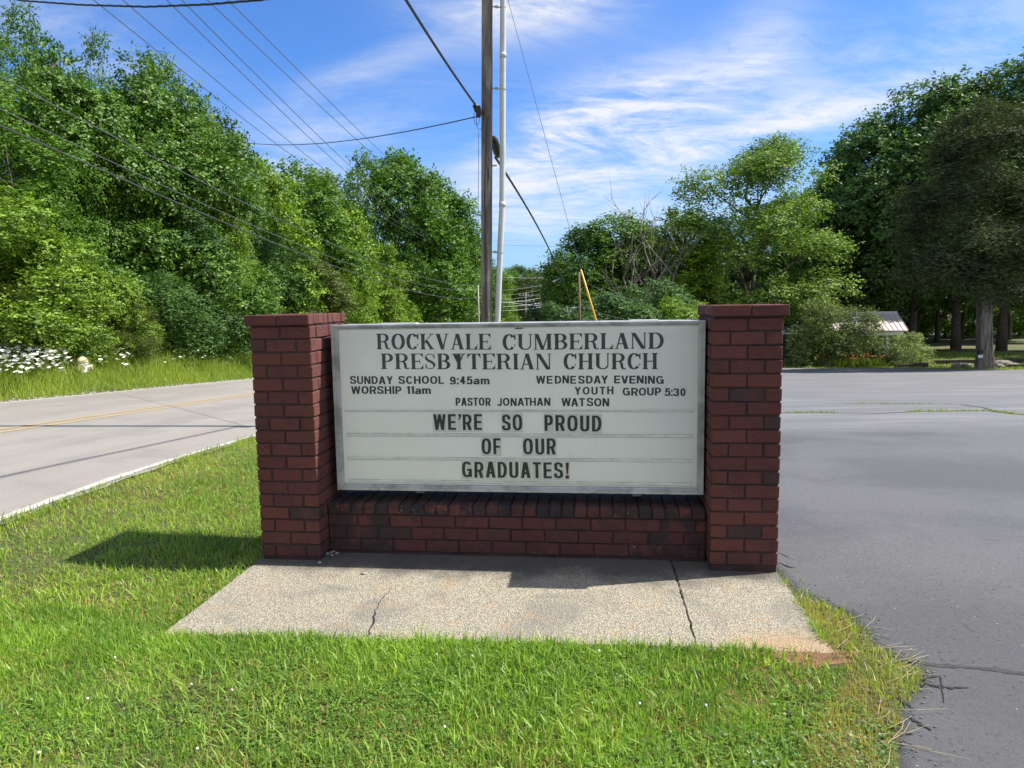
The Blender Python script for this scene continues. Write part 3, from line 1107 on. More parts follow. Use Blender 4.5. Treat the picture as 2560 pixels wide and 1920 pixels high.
for s_ in ('top', 'bottom', 'left', 'right'): frame_rail(s_)
fp = MB().box(X0 + .03, SB + .0165, Z0 + .02, X1 - .02, SB + .0215, Z1 - .018).build('face_panel', MAT['sign_face'], sg)
for (zt, zb) in ((.9345, .918), (.7815, .758), (.6265, .6045), (.478, .4565)):
    o = MB().box(ix0 + .024, SB + .0112, zb + .002, ix1 - .022, SB + .0160, zt - .002).build('letter_track', MAT['track_plastic'], sg)
    d_ = MB()
    x = ix0 + .024
    while x < ix1 - .03:
        ln = rnd.uniform(.02, .25)
        if rnd.random() < (.35 + .4 * (x > 1.9)):
            d_.box(x, SB + .0108, zt - .0035, min(x + ln, ix1 - .022), SB + .0113, zt - rnd.uniform(.0018, .0026))
        x += ln + rnd.uniform(.0, .05)
    d_.box(ix0 + .024, SB + .0122, zb + .0003, ix1 - .022, SB + .0158, zb + .0018)
    d_.build('dirt', MAT['track_dirt'], o)
MB().box(ix0 + .001, SB + .006, iz0 + .001, ix1 - .001, SB + .0072, iz1 - .001).build('cover_pane', MAT['cover_pane'], sg)
for (xa, xb) in ((0.74, 0.98), (2.32, 2.50)):
    tag(MB().box(xa, SB + .07, Z1 - .0045, xb, SB + .13, Z1 + .006).build('vent_strip', MAT['white_paint'], sg))
MB().box(1.62, SB + .006, iz1 - .012, 1.668, SB + .012, iz1 - .004).build('latch', MAT['track_dirt'], sg)
for xx in (0.9, 2.35):
    MB().box(xx, SB + .24, 0.322, xx + .06, SB + .30, Z0 + .006).build('support_leg', MAT['galvanised'], sg)


# ---- lettering, drawn from strokes
def ell(cx, cy, rx, ry, a0, a1, n=22, p=2.0):
    out = []
    for k in range(n + 1):
        a = math.radians(a0 + (a1 - a0) * k / n)
        c, s = math.cos(a), math.sin(a)
        out.append((cx + rx * math.copysign(abs(c) ** (2 / p), c), cy + ry * math.copysign(abs(s) ** (2 / p), s)))
    return out


def spl(P, n=8):
    out = []
    Q = [P[0]] + P + [P[-1]]
    for i in range(1, len(Q) - 2):
        p0, p1, p2, p3 = [np.array(q) for q in Q[i - 1:i + 3]]
        for k in range(n):
            t = k / n
            out.append(tuple(0.5 * ((2 * p1) + (-p0 + p2) * t + (2 * p0 - 5 * p1 + 4 * p2 - p3) * t * t + (-p0 + 3 * p1 - 3 * p2 + p3) * t ** 3)))
    out.append(P[-1])
    return out


class Glyph:
    def __init__(s, W, t, h): s.W, s.t, s.h, s.parts = W, t, h, []

    def poly(s, pts): s.parts.append(('p', pts)); return s

    def rect(s, x0, y0, x1, y1): return s.poly([(x0, y0), (x1, y0), (x1, y1), (x0, y1)])

    def sl(s, xb, xt, y0, y1, th):
        return s.poly([(xb - th / 2, y0), (xb + th / 2, y0), (xt + th / 2, y1), (xt - th / 2, y1)])

    def cv(s, pts, closed=False, t=None, h=None, pw=1.5):
        t = t or s.t; h = h or s.h
        A, B = [], []
        n = len(pts)
        if closed: pts = pts[:-1] if math.dist(pts[0], pts[-1]) < 1e-6 else pts
        n = len(pts)
        for k in range(n):
            a = pts[(k - 1) % n] if closed else pts[max(k - 1, 0)]
            b = pts[(k + 1) % n] if closed else pts[min(k + 1, n - 1)]
            d = np.array([b[0] - a[0], b[1] - a[1]]); d /= np.linalg.norm(d) + 1e-9
            w = (h + (t - h) * abs(d[1]) ** pw) / 2
            A.append((pts[k][0] - d[1] * w, pts[k][1] + d[0] * w)); B.append((pts[k][0] + d[1] * w, pts[k][1] - d[0] * w))
        s.parts.append(('s', A, B, closed))
        return s


def sans(ch, t=.20, h=.17, wide=1.0):
    WD_ = dict(zip("ABCDEFGHIJKLMNOPRSTUVWY", [.74, .68, .72, .70, .62, .58, .76, .70, .15, .54, .70, .56, .84, .70, .76, .64, .70, .66, .62, .69, .70, .98, .70]))
    WD_.update({c_: .56 for c_ in '034589'}); WD_.update({'1': .33, 'a': .58, 'm': .86, ':': .15, "'": .17, '!': .2})
    W = WD_[ch] * wide
    if ch in "I:": W = t
    if ch == '!': W = t * 1.15
    g = Glyph(W, t, h)
    l, r, b, T, m = t / 2, W - t / 2, h / 2, 1 - h / 2, .5
    ry_ = (T - b) / 2
    P2 = 2.25 if wide > .9 else 2.7
    if ch == 'O' or ch == '0': g.cv(ell(W / 2, .5, (r - l) / 2, ry_, 0, 360, 36, P2), True)
    elif ch == 'C': g.cv(ell(W / 2, .5, (r - l) / 2, ry_, 38, 322, 30, P2))
    elif ch == 'G':
        g.cv(ell(W / 2, .5, (r - l) / 2, ry_, 38, 345, 32, P2)); g.rect(W * .54, .40, W, .40 + h); g.rect(W - t * .85, .02, W, .41)
    elif ch == 'S':
        g.cv(spl([(r - .01, .70), (W * .80, .86), (W * .5, T), (W * .19, .87), (l + .01, .72), (W * .22, .58), (W * .5, .50), (W * .80, .41), (r, .275), (W * .82, .13), (W * .5, b), (W * .17, .13), (l - .01, .30)], 6))
    elif ch in 'UV' and ch == 'U':
        g.cv([(l, 1), (l, .6)] + ell(W / 2, .32, (r - l) / 2, .32 - b, 180, 360, 18, P2) + [(r, .6), (r, 1)])
    elif ch == 'J': g.cv([(r, 1), (r, .6)] + ell(W / 2, .28, (r - l) / 2, .28 - b, 0, -172, 16, P2))
    elif ch == 'D':
        g.rect(0, 0, t, 1); g.cv([(t * .6, T), (W * .42, T)] + ell(W * .42, .5, r - W * .42, ry_, 90, -90, 20, 2.2) + [(W * .42, b), (t * .6, b)])
    elif ch in 'PR':
        y0 = .44 if ch == 'R' else .42
        g.rect(0, 0, t, 1); g.cv([(t * .6, T), (W * .5, T)] + ell(W * .5, (T + y0) / 2, r - W * .5, (T - y0) / 2, 90, -90, 16, 2.2) + [(W * .5, y0), (t * .6, y0)])
        if ch == 'R': g.sl(W - t * .56, W * .58, 0, .45, t * 1.08)
    elif ch == 'B':
        g.rect(0, 0, t, 1)
        for y0, y1, rr_ in ((b, .5, r), (.5, T, r - .02)):
            g.cv([(t * .6, y1), (W * .5, y1)] + ell(W * .5, (y0 + y1) / 2, rr_ - W * .5, (y1 - y0) / 2, 90, -90, 14, 2.2) + [(W * .5, y0), (t * .6, y0)])
    elif ch == 'A': 
        g.sl(l * 1.05, W / 2 - t * .12, 0, 1, t * 1.08); g.sl(W - l * 1.05, W / 2 + t * .12, 0, 1, t * 1.08); g.rect(W * .2, .23, W * .8, .23 + h)
    elif ch == 'E': g.rect(0, 0, t, 1).rect(t * .9, 1 - h, W, 1).rect(t * .9, .5 - h / 2, W * .94, .5 + h / 2).rect(t * .9, 0, W, h)
    elif ch == 'F': g.rect(0, 0, t, 1).rect(t * .9, 1 - h, W, 1).rect(t * .9, .47 - h / 2, W * .92, .47 + h / 2)
    elif ch == 'H': g.rect(0, 0, t, 1).rect(W - t, 0, W, 1).rect(t * .9, .5 - h / 2, W - t * .9, .5 + h / 2)
    elif ch == 'I': g.rect(0, 0, t, 1)
    elif ch == 'L': g.rect(0, 0, t, 1).rect(t * .9, 0, W, h)
    elif ch == 'N': g.rect(0, 0, t, 1).rect(W - t, 0, W, 1).sl(W - t * .62, t * .62, 0, 1, t * 1.15)
    elif ch == 'T': g.rect(W / 2 - l, 0, W / 2 + l, 1 - h * .5).rect(0, 1 - h, W, 1)
    elif ch == 'V': g.sl(W / 2 - t * .1, l, 0, 1, t * 1.08).sl(W / 2 + t * .1, W - l, 0, 1, t * 1.08)
    elif ch == 'W':
        g.sl(W * .27, l * .95, 0, 1, t).sl(W * .27, W * .5, 0, 1, t * .92).sl(W * .73, W * .5, 0, 1, t * .92).sl(W * .73, W - l * .95, 0, 1, t)
    elif ch == 'Y': g.sl(W / 2, l * 1.1, .40, 1, t * 1.1).sl(W / 2, W - l * 1.1, .40, 1, t * 1.1).rect(W / 2 - l, 0, W / 2 + l, .46)
    elif ch == '1': g.rect(W - t, 0, W, 1).sl(W * .12 + .02, W - t * .8, .74, .88, .16)
    elif ch == '3':
        g.cv(spl([(l, .74), (W * .2, .90), (W * .5, T), (W * .82, .87), (r - .02, .74), (W * .78, .58), (W * .45, .53)], 5), h=h)
        g.cv(spl([(W * .45, .53), (W * .80, .45), (r, .28), (W * .82, .12), (W * .5, b), (W * .17, .12), (l, .27)], 5), h=h)
    elif ch == '4': g.rect(W * .80 - t, 0, W * .80, 1).rect(0, .22, W, .22 + h).sl(l * .9, W * .80 - t * .6, .26, 1, t * .9)
    elif ch == '5':
        g.rect(W * .16, 1 - h, W * .94, 1).sl(W * .13 + l * .4, W * .22 + l * .4, .44, 1, t * .9)
        g.cv(spl([(l, .52), (W * .3, .62), (W * .55, .63), (W * .84, .53), (r, .33), (W * .82, .13), (W * .48, b), (W * .16, .12), (l, .25)], 5))
    elif ch == '9':
        g.cv(ell(W / 2, .66, (r - l) / 2, T - .66, 0, 360, 26, 2.2), True)
        g.cv(spl([(r, .66), (r, .42), (W * .84, .16), (W * .5, b), (W * .2, .10), (l, .22)], 5))
    elif ch == 'a':
        g.cv([(r, 0), (r, .3), (r, .50)] + ell(W * .5, .50, r - W * .5, .72 - b - .50, 0, 160, 10)); g.rect(r - l, 0, r + l, .4)
        g.cv(spl([(r, .40), (W * .5, .37), (W * .2, .32), (l, .19), (W * .2, .075), (W * .42, b), (W * .75, .12), (r, .26)], 5))
    elif ch == 'm':
        g.rect(0, 0, t, .72)
        for x0, x1 in ((l, W / 2), (W / 2, r)):
            g.cv([(x0, .42)] + ell((x0 + x1) / 2, .47, (x1 - x0) / 2, .72 - b - .47, 180, 0, 12) + [(x1, .42), (x1, 0)])
    elif ch == ':': g.rect(0, .0, t, t).rect(0, .56, t, .56 + t)
    elif ch == "'": g.rect(.02, .84, .02 + t, 1).sl(.04, .02 + t * .7, .66, .86, t * .55)
    elif ch == '!':
        g.poly([(W * .30, .27), (W * .70, .27), (W * .98, 1), (W * .02, 1)]); g.cv(ell(W / 2, .10, .055, .055, 0, 360, 16), True, .11, .11)
    return g


def serif(ch):
    t, h, e, sh = .20, .062, .065, .045
    WD_ = dict(zip("ABCDEHIKLMNOPRSTUVY", [.80, .76, .74, .84, .72, .86, .30, .84, .68, 1.02, .86, .82, .72, .82, .62, .74, .84, .80, .80]))
    W = WD_[ch]
    g = Glyph(W, t, h)
    st = e  # left of stem

    def stem(x, th=t, top=True, bot=True):
        g.rect(x, 0, x + th, 1)
        if bot: g.rect(x - e, 0, x + th + e, sh)
        if top: g.rect(x - e, 1 - sh, x + th + e, 1)
        for sgn, xe in ((-1, x), (1, x + th)):        # bracket
            if bot: g.poly([(xe, sh * .9), (xe, sh + .045), (xe + sgn * .04, sh * .9)])
            if top: g.poly([(xe, 1 - sh * .9), (xe, 1 - sh - .045), (xe + sgn * .04, 1 - sh * .9)])
    T = 1 - h / 2; b = h / 2
    if ch == 'O': g.cv(ell(W / 2, .5, (W - t) / 2, .5 - b, 0, 360, 40, 2.05), True)
    elif ch == 'C':
        g.cv(ell(W / 2, .5, (W - t) / 2, .5 - b, 42, 318, 32, 2.05))
        g.poly([(W * .94, .62), (W * .99, .62), (W * .99, 1.0), (W * .955, 1.0), (W * .80, .86)])
        g.poly([(W * .90, .20), (W * .99, .36), (W * .94, .36), (W * .86, .26)])
    elif ch == 'D': stem(st); g.cv([(st + .05, T), (W * .45, T)] + ell(W * .45, .5, W * .55 - t / 2, .5 - b, 90, -90, 24) + [(W * .45, b), (st + .05, b)])
    elif ch in 'PR':
        y0 = .49; stem(st)
        g.cv([(st + .05, T), (W * .5, T)] + ell(W * .5, (T + y0) / 2, W * (.46 if ch == 'P' else .40) - t / 2 + .02, (T - y0) / 2, 90, -90, 18) + [(W * .5, y0), (st + .05, y0)])
        if ch == 'R':
            g.cv(spl([(W * .50, .49), (W * .66, .42), (W * .72, .28), (W * .76, .10), (W * .86, .02), (W * 1.0, .06)], 5), t=.155, h=.05)
    elif ch == 'B':
        stem(st)
        for y0, y1, rr_ in ((b, .52, W), (.52, T, W * .94)):
            g.cv([(st + .05, y1), (W * .48, y1)] + ell(W * .48, (y0 + y1) / 2, rr_ - t / 2 - W * .48, (y1 - y0) / 2, 90, -90, 16) + [(W * .48, y0), (st + .05, y0)])
    elif ch == 'E':
        stem(st); g.rect(st, 1 - sh, W, 1).rect(st, 0, W, sh).rect(st, .5 - h / 2, W * .74, .5 + h / 2)
        g.poly([(W, 1), (W - .03, .72), (W - .005, .72), (W + .005, .99)]).poly([(W - .16, 1 - sh * .9), (W - .02, .76), (W, 1 - sh * .9)])
        g.poly([(W + .005, .01), (W + .03, .30), (W + .005, .30), (W - .02, .01)]).poly([(W - .16, sh * .9), (W, sh * .9), (W + .01, .24)])
        g.rect(W * .72, .37, W * .76, .63)
    elif ch == 'L':
        stem(st); g.rect(st, 0, W, sh); g.poly([(W - .02, .01), (W + .005, .01), (W + .03, .34), (W + .0, .34)]); g.poly([(W - .18, sh * .9), (W, sh * .9), (W + .01, .26)])
    elif ch == 'T':
        stem(W / 2 - t / 2, top=False); g.rect(0, 1 - sh, W, 1)
        for s_, x in ((1, 0), (-1, W)):
            g.poly([(x, 1)[::1], (x + s_ * .03, 1), (x + s_ * .012, .70), (x - s_ * .012, .70)]); g.poly([(x, 1 - sh * .9), (x + s_ * .17, 1 - sh * .9), (x + s_ * .01, .74)])
    elif ch == 'H': stem(st); stem(W - t - e); g.rect(st + t, .5 - h / 2, W - t - e, .5 + h / 2)
    elif ch == 'I': stem(st)
    elif ch == 'K':
        stem(st); g.sl(st + t * .9, W * .84, .38, 1, .06); g.rect(W * .68, 1 - sh, W * 1.0, 1); g.sl(W * .86, W * .42, 0, .58, .19); g.rect(W * .64, 0, W * 1.03, sh)
    elif ch == 'M':
        g.rect(e, 0, e + h * 1.1, 1).rect(0, 0, e * 2 + h, sh).rect(0, 1 - sh, e + t, 1)
        stem(W - t - e); g.sl(W * .48, e + t * .45, 0, 1, t * 1.05); g.sl(W * .48, W - e - t * .75, 0, 1, h * 1.2)
    elif ch == 'N':
        g.rect(e, 0, e + h * 1.1, 1).rect(0, 0, e * 2 + h, sh).rect(0, 1 - sh, e + t * .8, 1)
        g.rect(W - e - h * 1.1, 0, W - e, 1).rect(W - 2 * e - h, 1 - sh, W, 1).sl(W - e - t * .5, e + t * .4, 0, 1, t * 1.12)
    elif ch == 'A':
        g.sl(W * .15, W * .47, 0, 1, h * 1.3).sl(W - W * .17, W * .50, 0, 1, t * 1.1).rect(W * .22, .30, W * .72, .30 + h).rect(0, 0, W * .30, sh).rect(W * .64, 0, W, sh)
    elif ch == 'V': g.sl(W * .52, W * .17, 0, 1, t * 1.1).sl(W * .53, W * .85, 0, 1, h * 1.3).rect(0, 1 - sh, W * .36, 1).rect(W * .70, 1 - sh, W, 1)
    elif ch == 'Y': g.sl(W * .50, W * .18, .42, 1, t * 1.05).sl(W * .53, W * .84, .42, 1, h * 1.4).rect(0, 1 - sh, W * .38, 1).rect(W * .68, 1 - sh, W, 1); stem(W / 2 - t / 2, top=False); g.parts = [q for q in g.parts]; 
    elif ch == 'U':
        g.rect(e, .30, e + t, 1).rect(0, 1 - sh, 2 * e + t, 1).rect(W - e - h * 1.1, .3, W - e, 1).rect(W - 2 * e - h, 1 - sh, W, 1)
        xa, xb = e + t / 2, W - e - h * .55
        q = ell((xa + xb) / 2, .30, (xb - xa) / 2, .30 - b, 180, 360, 20)
        A, B = [], []
        for k, (x, y) in enumerate(q):
            f = k / 20
            w = ((t * (1 - f) + h * 1.1 * f) * abs(math.cos(PI * f)) ** 1.2 * (1) + h * (1 - abs(math.cos(PI * f)))) / 2
            a_ = math.radians(180 + 180 * f)
            A.append((x + math.cos(a_) * w, y + math.sin(a_) * w)); B.append((x - math.cos(a_) * w, y - math.sin(a_) * w))
        g.parts.append(('s', B, A, False))
    elif ch == 'S':
        g.cv(spl([(W * .88, .74), (W * .74, .92), (W * .48, T), (W * .2, .90), (W * .13, .76), (W * .25, .60), (W * .52, .50), (W * .80, .38), (W * .90, .24), (W * .78, .08), (W * .5, b), (W * .24, .08), (W * .10, .28)], 6), t=.05, h=.05)
        # heavy spine
        g.cv(spl([(W * .14, .80), (W * .15, .68), (W * .32, .57), (W * .52, .50), (W * .76, .40), (W * .88, .30), (W * .86, .18)], 6), t=.13, h=.17, pw=1)
        g.rect(W * .88, .66, W * .93, 1.0).rect(W * .06, 0.0, W * .11, .34)
    return g


def glyph_mesh(g, sx, sz, y0, thick):
    V, Fs = [], []
    for k, pt in enumerate(g.parts):
        yf = y0 - k * 0.00006
        if pt[0] == 'p':
            P = pt[1]
            n = len(P); b = len(V)
            ar = sum(P[i][0] * P[(i + 1) % n][1] - P[(i + 1) % n][0] * P[i][1] for i in range(n))
            if ar < 0: P = P[::-1]
            V += [(x * sx, yf, z * sz) for x, z in P] + [(x * sx, y0 + thick, z * sz) for x, z in P]
            Fs.append(tuple(b + i for i in range(n)))
            Fs += [(b + (i + 1) % n, b + i, b + n + i, b + n + (i + 1) % n) for i in range(n)]
        else:
            A, B, closed = pt[1:]
            n = len(A); b = len(V)
            V += [(x * sx, yf, z * sz) for x, z in A] + [(x * sx, yf, z * sz) for x, z in B]
            V += [(x * sx, y0 + thick, z * sz) for x, z in A] + [(x * sx, y0 + thick, z * sz) for x, z in B]
            m_ = n if closed else n - 1
            for i in range(m_):
                j = (i + 1) % n
                Fs += [(b + i, b + n + i, b + n + j, b + j), (b + i, b + j, b + 2 * n + j, b + 2 * n + i), (b + n + j, b + n + i, b + 3 * n + i, b + 3 * n + j)]
            if not closed:
                Fs += [(b, b + 2 * n, b + 3 * n, b + n), (b + n - 1, b + 2 * n - 1, b + 4 * n - 1, b + 3 * n - 1)]
    me = bpy.data.meshes.new('letter')
    me.from_pydata(V, [], Fs)
    me.update()
    return me


def word(txt, x0, z0, x1, z1, cap, style, gaps=None, mat='letter_black'):
    if style == 'serif': gl = [serif(c_) for c_ in txt]; gap = .10
    elif style == 'sans': gl = [sans(c_) for c_ in txt]; gap = .115
    elif style == 'cond': gl = [sans(c_, .19, .16, .80) for c_ in txt]; gap = .10
    else: gl = [sans(c_, .165, .135, .72) for c_ in txt]; gap = .14
    gs = gaps or [gap] * (len(txt) - 1)
    tot = sum(g_.W for g_ in gl) + sum(gs)
    k = (x1 - x0) / (tot * cap)
    x = x0
    for i_, g_ in enumerate(gl):
        f = (x - x0) / (x1 - x0)
        zb = z0 + (z1 - z0) * f
        tile = style in ('bold',)
        thick = 0.0014
        yb = SB + (0.0098 if tile else 0.0152)
        me = glyph_mesh(g_, cap * k, cap, yb, thick)
        mt = 'letter_red' if txt[i_] == '!' else mat
        o = link('letter', me, MAT[mt], sg, (x, 0, zb + (rnd.gauss(0, .0007) if style != 'serif' else 0)))
        if style != 'serif': o.rotation_euler = (0, rnd.gauss(0, .006), 0)
        if txt[i_] == '!': o['label'] = 'dark red exclamation mark'
        if tile:
            w_ = g_.W * cap * k
            pm = MB().box(-.005, SB + .0112, -.012, w_ + .005, SB + .0118, cap + .010).build('letter_tile', MAT['tile_plastic'], sg, False, (x, 0, zb))
        x += (g_.W + (gs[i_] if i_ < len(gs) else 0)) * cap * k


word('ROCKVALE', .7341, 1.3184, 1.4648, 1.3097, .0985, 'serif', mat='letter_grey')
word('CUMBERLAND', 1.5409, 1.3068, 2.5264, 1.3065, .098, 'serif', mat='letter_grey')
word('PRESBYTERIAN', .7588, 1.1924, 1.8416, 1.1828, .0985, 'serif', mat='letter_grey')
word('CHURCH', 1.9187, 1.1834, 2.4909, 1.1812, .0985, 'serif', mat='letter_grey')
word('SUNDAY', .551, 1.0985, .8312, 1.0957, .050, 'sans')
word('SCHOOL', .8696, 1.0966, 1.1622, 1.0956, .050, 'sans')
word('9:45am', 1.2011, 1.0933, 1.4528, 1.0924, .050, 'sans')
word('WORSHIP', .5551, 1.0328, .8855, 1.0322, .050, 'sans')
word('11am', .9194, 1.0321, 1.0767, 1.0318, .050, 'sans', [.06, .10, .10])
word('WEDNESDAY', 1.7469, 1.0957, 2.1904, 1.0941, .049, 'sans', [.16, .24, .12, .12, .26, .15, .12, .06])
word('EVENING', 2.2273, 1.095, 2.5277, 1.0918, .0485, 'sans')
word('YOUTH', 1.9849, 1.0257, 2.2241, 1.0274, .048, 'sans', [.2, .2, .22, .2])
word('GROUP', 2.28, 1.0198, 2.5126, 1.0194, .0485, 'sans', [.12, .08, .10, .12])
word('5:30', 2.5355, 1.0162, 2.6599, 1.016, .048, 'sans', [.08, .08, .16])
word('PASTOR', 1.2343, .9565, 1.4578, .9564, .051, 'cond')
word('JONATHAN', 1.4995, .9553, 1.8338, .9553, .050, 'sans', [.12, .12, .1, .02, .03, .1, .1])
word('WATSON', 1.9038, .9531, 2.1975, .9531, .051, 'sans', [.02, .10, .2, .1, .1])
word("WE'RE", 1.0891, .8016, 1.3995, .8039, .100, 'bold')
word('SO', 1.5297, .800, 1.6558, .8004, .101, 'bold')
word('PROUD', 1.7963, .7988, 2.1493, .7947, .100, 'bold')
word('OF', 1.3961, .6469, 1.5159, .6478, .1015, 'bold')
word('OUR', 1.6601, .6478, 1.8653, .6482, .1015, 'bold')
word('GRADUATES!', 1.2665, .4962, 1.9465, .4951, .102, 'bold')

# ------------------------------------------------------------------ utility poles and wires
def sag_pts(A, B, sag, n=24, ext=0.0):
    out = []
    for k in range(n + 1):
        t = -ext + (1 + ext) * k / n
        p = A * (1 - t) + B * t
        p = p.copy(); p[2] -= 4 * sag * t * (1 - t)
        out.append(p)
    return out


def through3(P1, P2, P3, y0, y1, n=30):
    """smooth line through three points, continued from y0 to y1"""
    ys_ = np.array([P1[1], P2[1], P3[1]])
    cxp = np.polyfit(ys_, [P1[0], P2[0], P3[0]], 1)
    czp = np.polyfit(ys_, [P1[2], P2[2], P3[2]], 2)
    return [np.array([np.polyval(cxp, y), y, np.polyval(czp, y)]) for y in np.linspace(y0, y1, n)]


def cable(pts, r, mat, label, group=None, n=5, cat='overhead wire', twist=0):
    if twist:
        P = []
        Q = []
        tot = 0
        seg = []
        for a, b in zip(pts[:-1], pts[1:]):
            m_ = max(2, int(np.linalg.norm(b - a) / 0.07))
            for s in range(m_): seg.append(a + (b - a) * s / m_)
        strands = []
        b_ = MB()
        for ph in range(3):
            pp = []
            for k, s in enumerate(seg):
                an = k * 0.07 / twist * 2 * PI + ph * 2.094
                pp.append(s + np.array([0.35 * math.cos(an), math.cos(an) * 0.6, math.sin(an)]) * r * 0.62)
            b_.tube(pp, r * 0.5, 5)
        o = b_.build('cable', mat)
    else:
        o = MB().tube(pts, r, n).build('cable', mat)
    o['label'] = label; o['category'] = cat
    if group: o['group'] = group
    return o


# main pole with its fittings
PB = at(1216, 800, 11.0)
PT = at(1218, 0, 11.0)
dirp = (PT - PB) / (PT[2] - PB[2])
gz0 = H1(PB[0], 11.0)
base = PB + dirp * (gz0 - PB[2])
pole = tag(empty('utility_pole', tuple(base)), 'nearest grey weathered wooden utility pole behind the sign with a white conduit beside it', 'utility pole')
pts = [dirp * z for z in np.linspace(-0.4, 9.6, 26)]
rad = [0.0845 - 0.0010 * z for z in np.linspace(-.4, 9.6, 26)]
b_ = MB().tube(pts, rad, 18)
for k, v_ in enumerate(b_.v):      # uneven, checked surface
    j = 1 + rnd.gauss(0, .012)
    a_ = pts[k // 18]
    b_.v[k] = (a_[0] + (v_[0] - a_[0]) * j, a_[1] + (v_[1] - a_[1]) * j, v_[2])
b_.build('shaft', MAT['pole_wood'], pole, True)


def prel(px, py, Y=11.0, dyy=0.0): return at(px, py, Y) - base


MB().tube([prel(1259, -420, 11.0), prel(1258, 0, 11.0), prel(1257, 180), prel(1256.5, 400), prel(1255.5, 520), prel(1251.5, 600), prel(1248.5, 680), prel(1244, 800), prel(1240, 900), prel(1236, 1010)], 0.0435, 14).build('conduit', MAT['conduit_pvc'], pole, True)
for (py, px) in ((138, 1257.3), (511, 1255.6)):
    MB().tube([prel(px, py - 6), prel(px, py + 6)], 0.048, 14).build('conduit_coupling', MAT['conduit_pvc'], pole, True)
for (py, px) in ((16, 1232), (220, 1232), (629, 1229)):
    b_ = MB()
    b_.tube([prel(px - 4, py), prel(px + 18, py + 2)], 0.010, 6).tube([prel(px + 9, py - 2), prel(px + 9, py + 4)], 0.02, 6)
    cx2 = 1257.6 if py < 400 else 1250.2
    b_.tube([prel(cx2, py + 1.5), prel(cx2, py + 4.5)], 0.0462, 14)
    b_.build('standoff_bracket', MAT['galvanised'], pole)
MB().box(0, -.012, -.012, .07, .012, .012).build('step_stub', MAT['galvanised'], pole, False, tuple(prel(1230, 414)))
MB().tube([prel(1196.5, 330, 10.95), prel(1195.5, 560, 10.95), prel(1192, 600, 10.95)], .004, 5).build('ground_wire', MAT['wire_alu'], pole)
MB().tube([prel(1224, 290, 10.91), prel(1219, 300, 10.90), prel(1214, 380, 10.90), prel(1211, 520, 10.90), prel(1213, 620, 10.90), prel(1216, 800, 10.90), prel(1214, 1000, 10.90)], .009, 6).build('riser_cable', MAT['black_rubber'], pole)
b_ = MB()
q0, q1 = prel(1186, 262, 10.85), prel(1204, 287, 10.95)
b_.tube([q0, q0 * .6 + q1 * .4, q1], [.035, .055, .03], 7)
b_.box(q0[0] + .02, q0[1] - .04, q0[2] - .17, q0[0] + .085, q0[1] + .04, q0[2] - .02)
b_.build('cable_clamp', MAT['black_rubber'], pole)
for (cx_, cy_, w_, h_) in ((1192, 292, 9, 20), (1199, 303, 10, 22)):
    MB().tube([prel(cx_ + w_ * math.cos(a) * .8, cy_ + h_ * math.sin(a), 10.9) for a in np.linspace(0, 2 * PI * .98, 20)], .004, 5).build('cable_loop', MAT['black_rubber'], pole)
b_ = MB()
s0, s1 = prel(1233, 343, 11.1), prel(1246, 393, 11.5)
b_.tube([s0, s0 * .85 + s1 * .15, s0 * .25 + s1 * .75, s1], [.03, .065, .06, .02], 8)
b_.build('splice_case', MAT['black_rubber'], pole)
# comms bundle over the camera to the pole, and on to the brown pole down the slope
A = at(1190, 264, 10.95); Bm = at(1015, 0, 7.45)
dAB = (Bm - A)
bund = [A + dAB * t - np.array([0, 0, 0.10 * 4 * 0.25 * t * (1 - t)]) for t in np.linspace(0, 1, 10)] + [Bm + dAB * t for t in (.3, .7, 1.2, 2.0)]
for k, off in enumerate((0, 1)):
    cable([p_ + np.array([0.02 * off, 0, -.03 * off]) for p_ in bund], (.015 if k == 0 else .007), MAT['black_rubber'],
          'thick black cable coming down from the top edge to the nearest pole' if k == 0 else 'thinner black cable hanging just under the thick one at the nearest pole', 'black cables to the nearest pole')
E1 = at(1447, 768, 40.0)
cable(through3(at(1246, 393, 11.5), at(1345, 582, 19.5), at(1420, 735, 33.0), 11.5, 40), .02, MAT['black_rubber'], 'black cable sagging from the nearest pole down to the slim brown pole')
cable(sag_pts(at(1190, 292, 10.95), at(500, 330, 27.0), .42), .0085, MAT['black_rubber'], 'single dark wire crossing the road to the left from the nearest pole')
tp_ = [at(-60, -18, 9.6), at(60, 2, 9.0), at(200, 12, 8.4), at(365, 17, 7.7), at(520, 11, 7.1), at(650, 0, 6.6), at(760, -14, 6.2)]
cable([at(-500, -130, 11.5)] + tp_ + [at(1150, -90, 5.0)], .0105, MAT['black_rubber'], 'twisted black service cable sagging across the top left corner of the photo', None, 5, twist=.55)
# guy wire and its yellow guard
G1 = at(1452, 674, 14.0)
gtop = at(1270, 0, 11.6)
gdir = (gtop - G1)
cable([G1, gtop, G1 + gdir * 1.6], .004, MAT['wire_alu'], 'thin steel guy wire rising from the yellow guard to the top of the nearest pole', cat='guy wire')
gb = at(1452, 674, 14.0); gl_ = at(1490, 800, 14.25)
gd = (gl_ - gb) / (gb[2] - gl_[2])
foot = gb + gd * (gb[2] - H1(gb[0] + 1.0, 14.5) + .1)
yg = tag(empty('guy_guard', tuple(foot)), 'bright yellow plastic guard around the foot of the guy wire behind the sign', 'guy guard')
MB().tube([np.zeros(3), (gb - foot) * .5, gb - foot], [.021, .0195, .017], 10).build('sleeve', MAT['yellow_guard'], yg, True)
MB().tube([(gb - foot) * .2, (gb - foot) * .21], .025, 10).build('strap', MAT['galvanised'], yg, True)


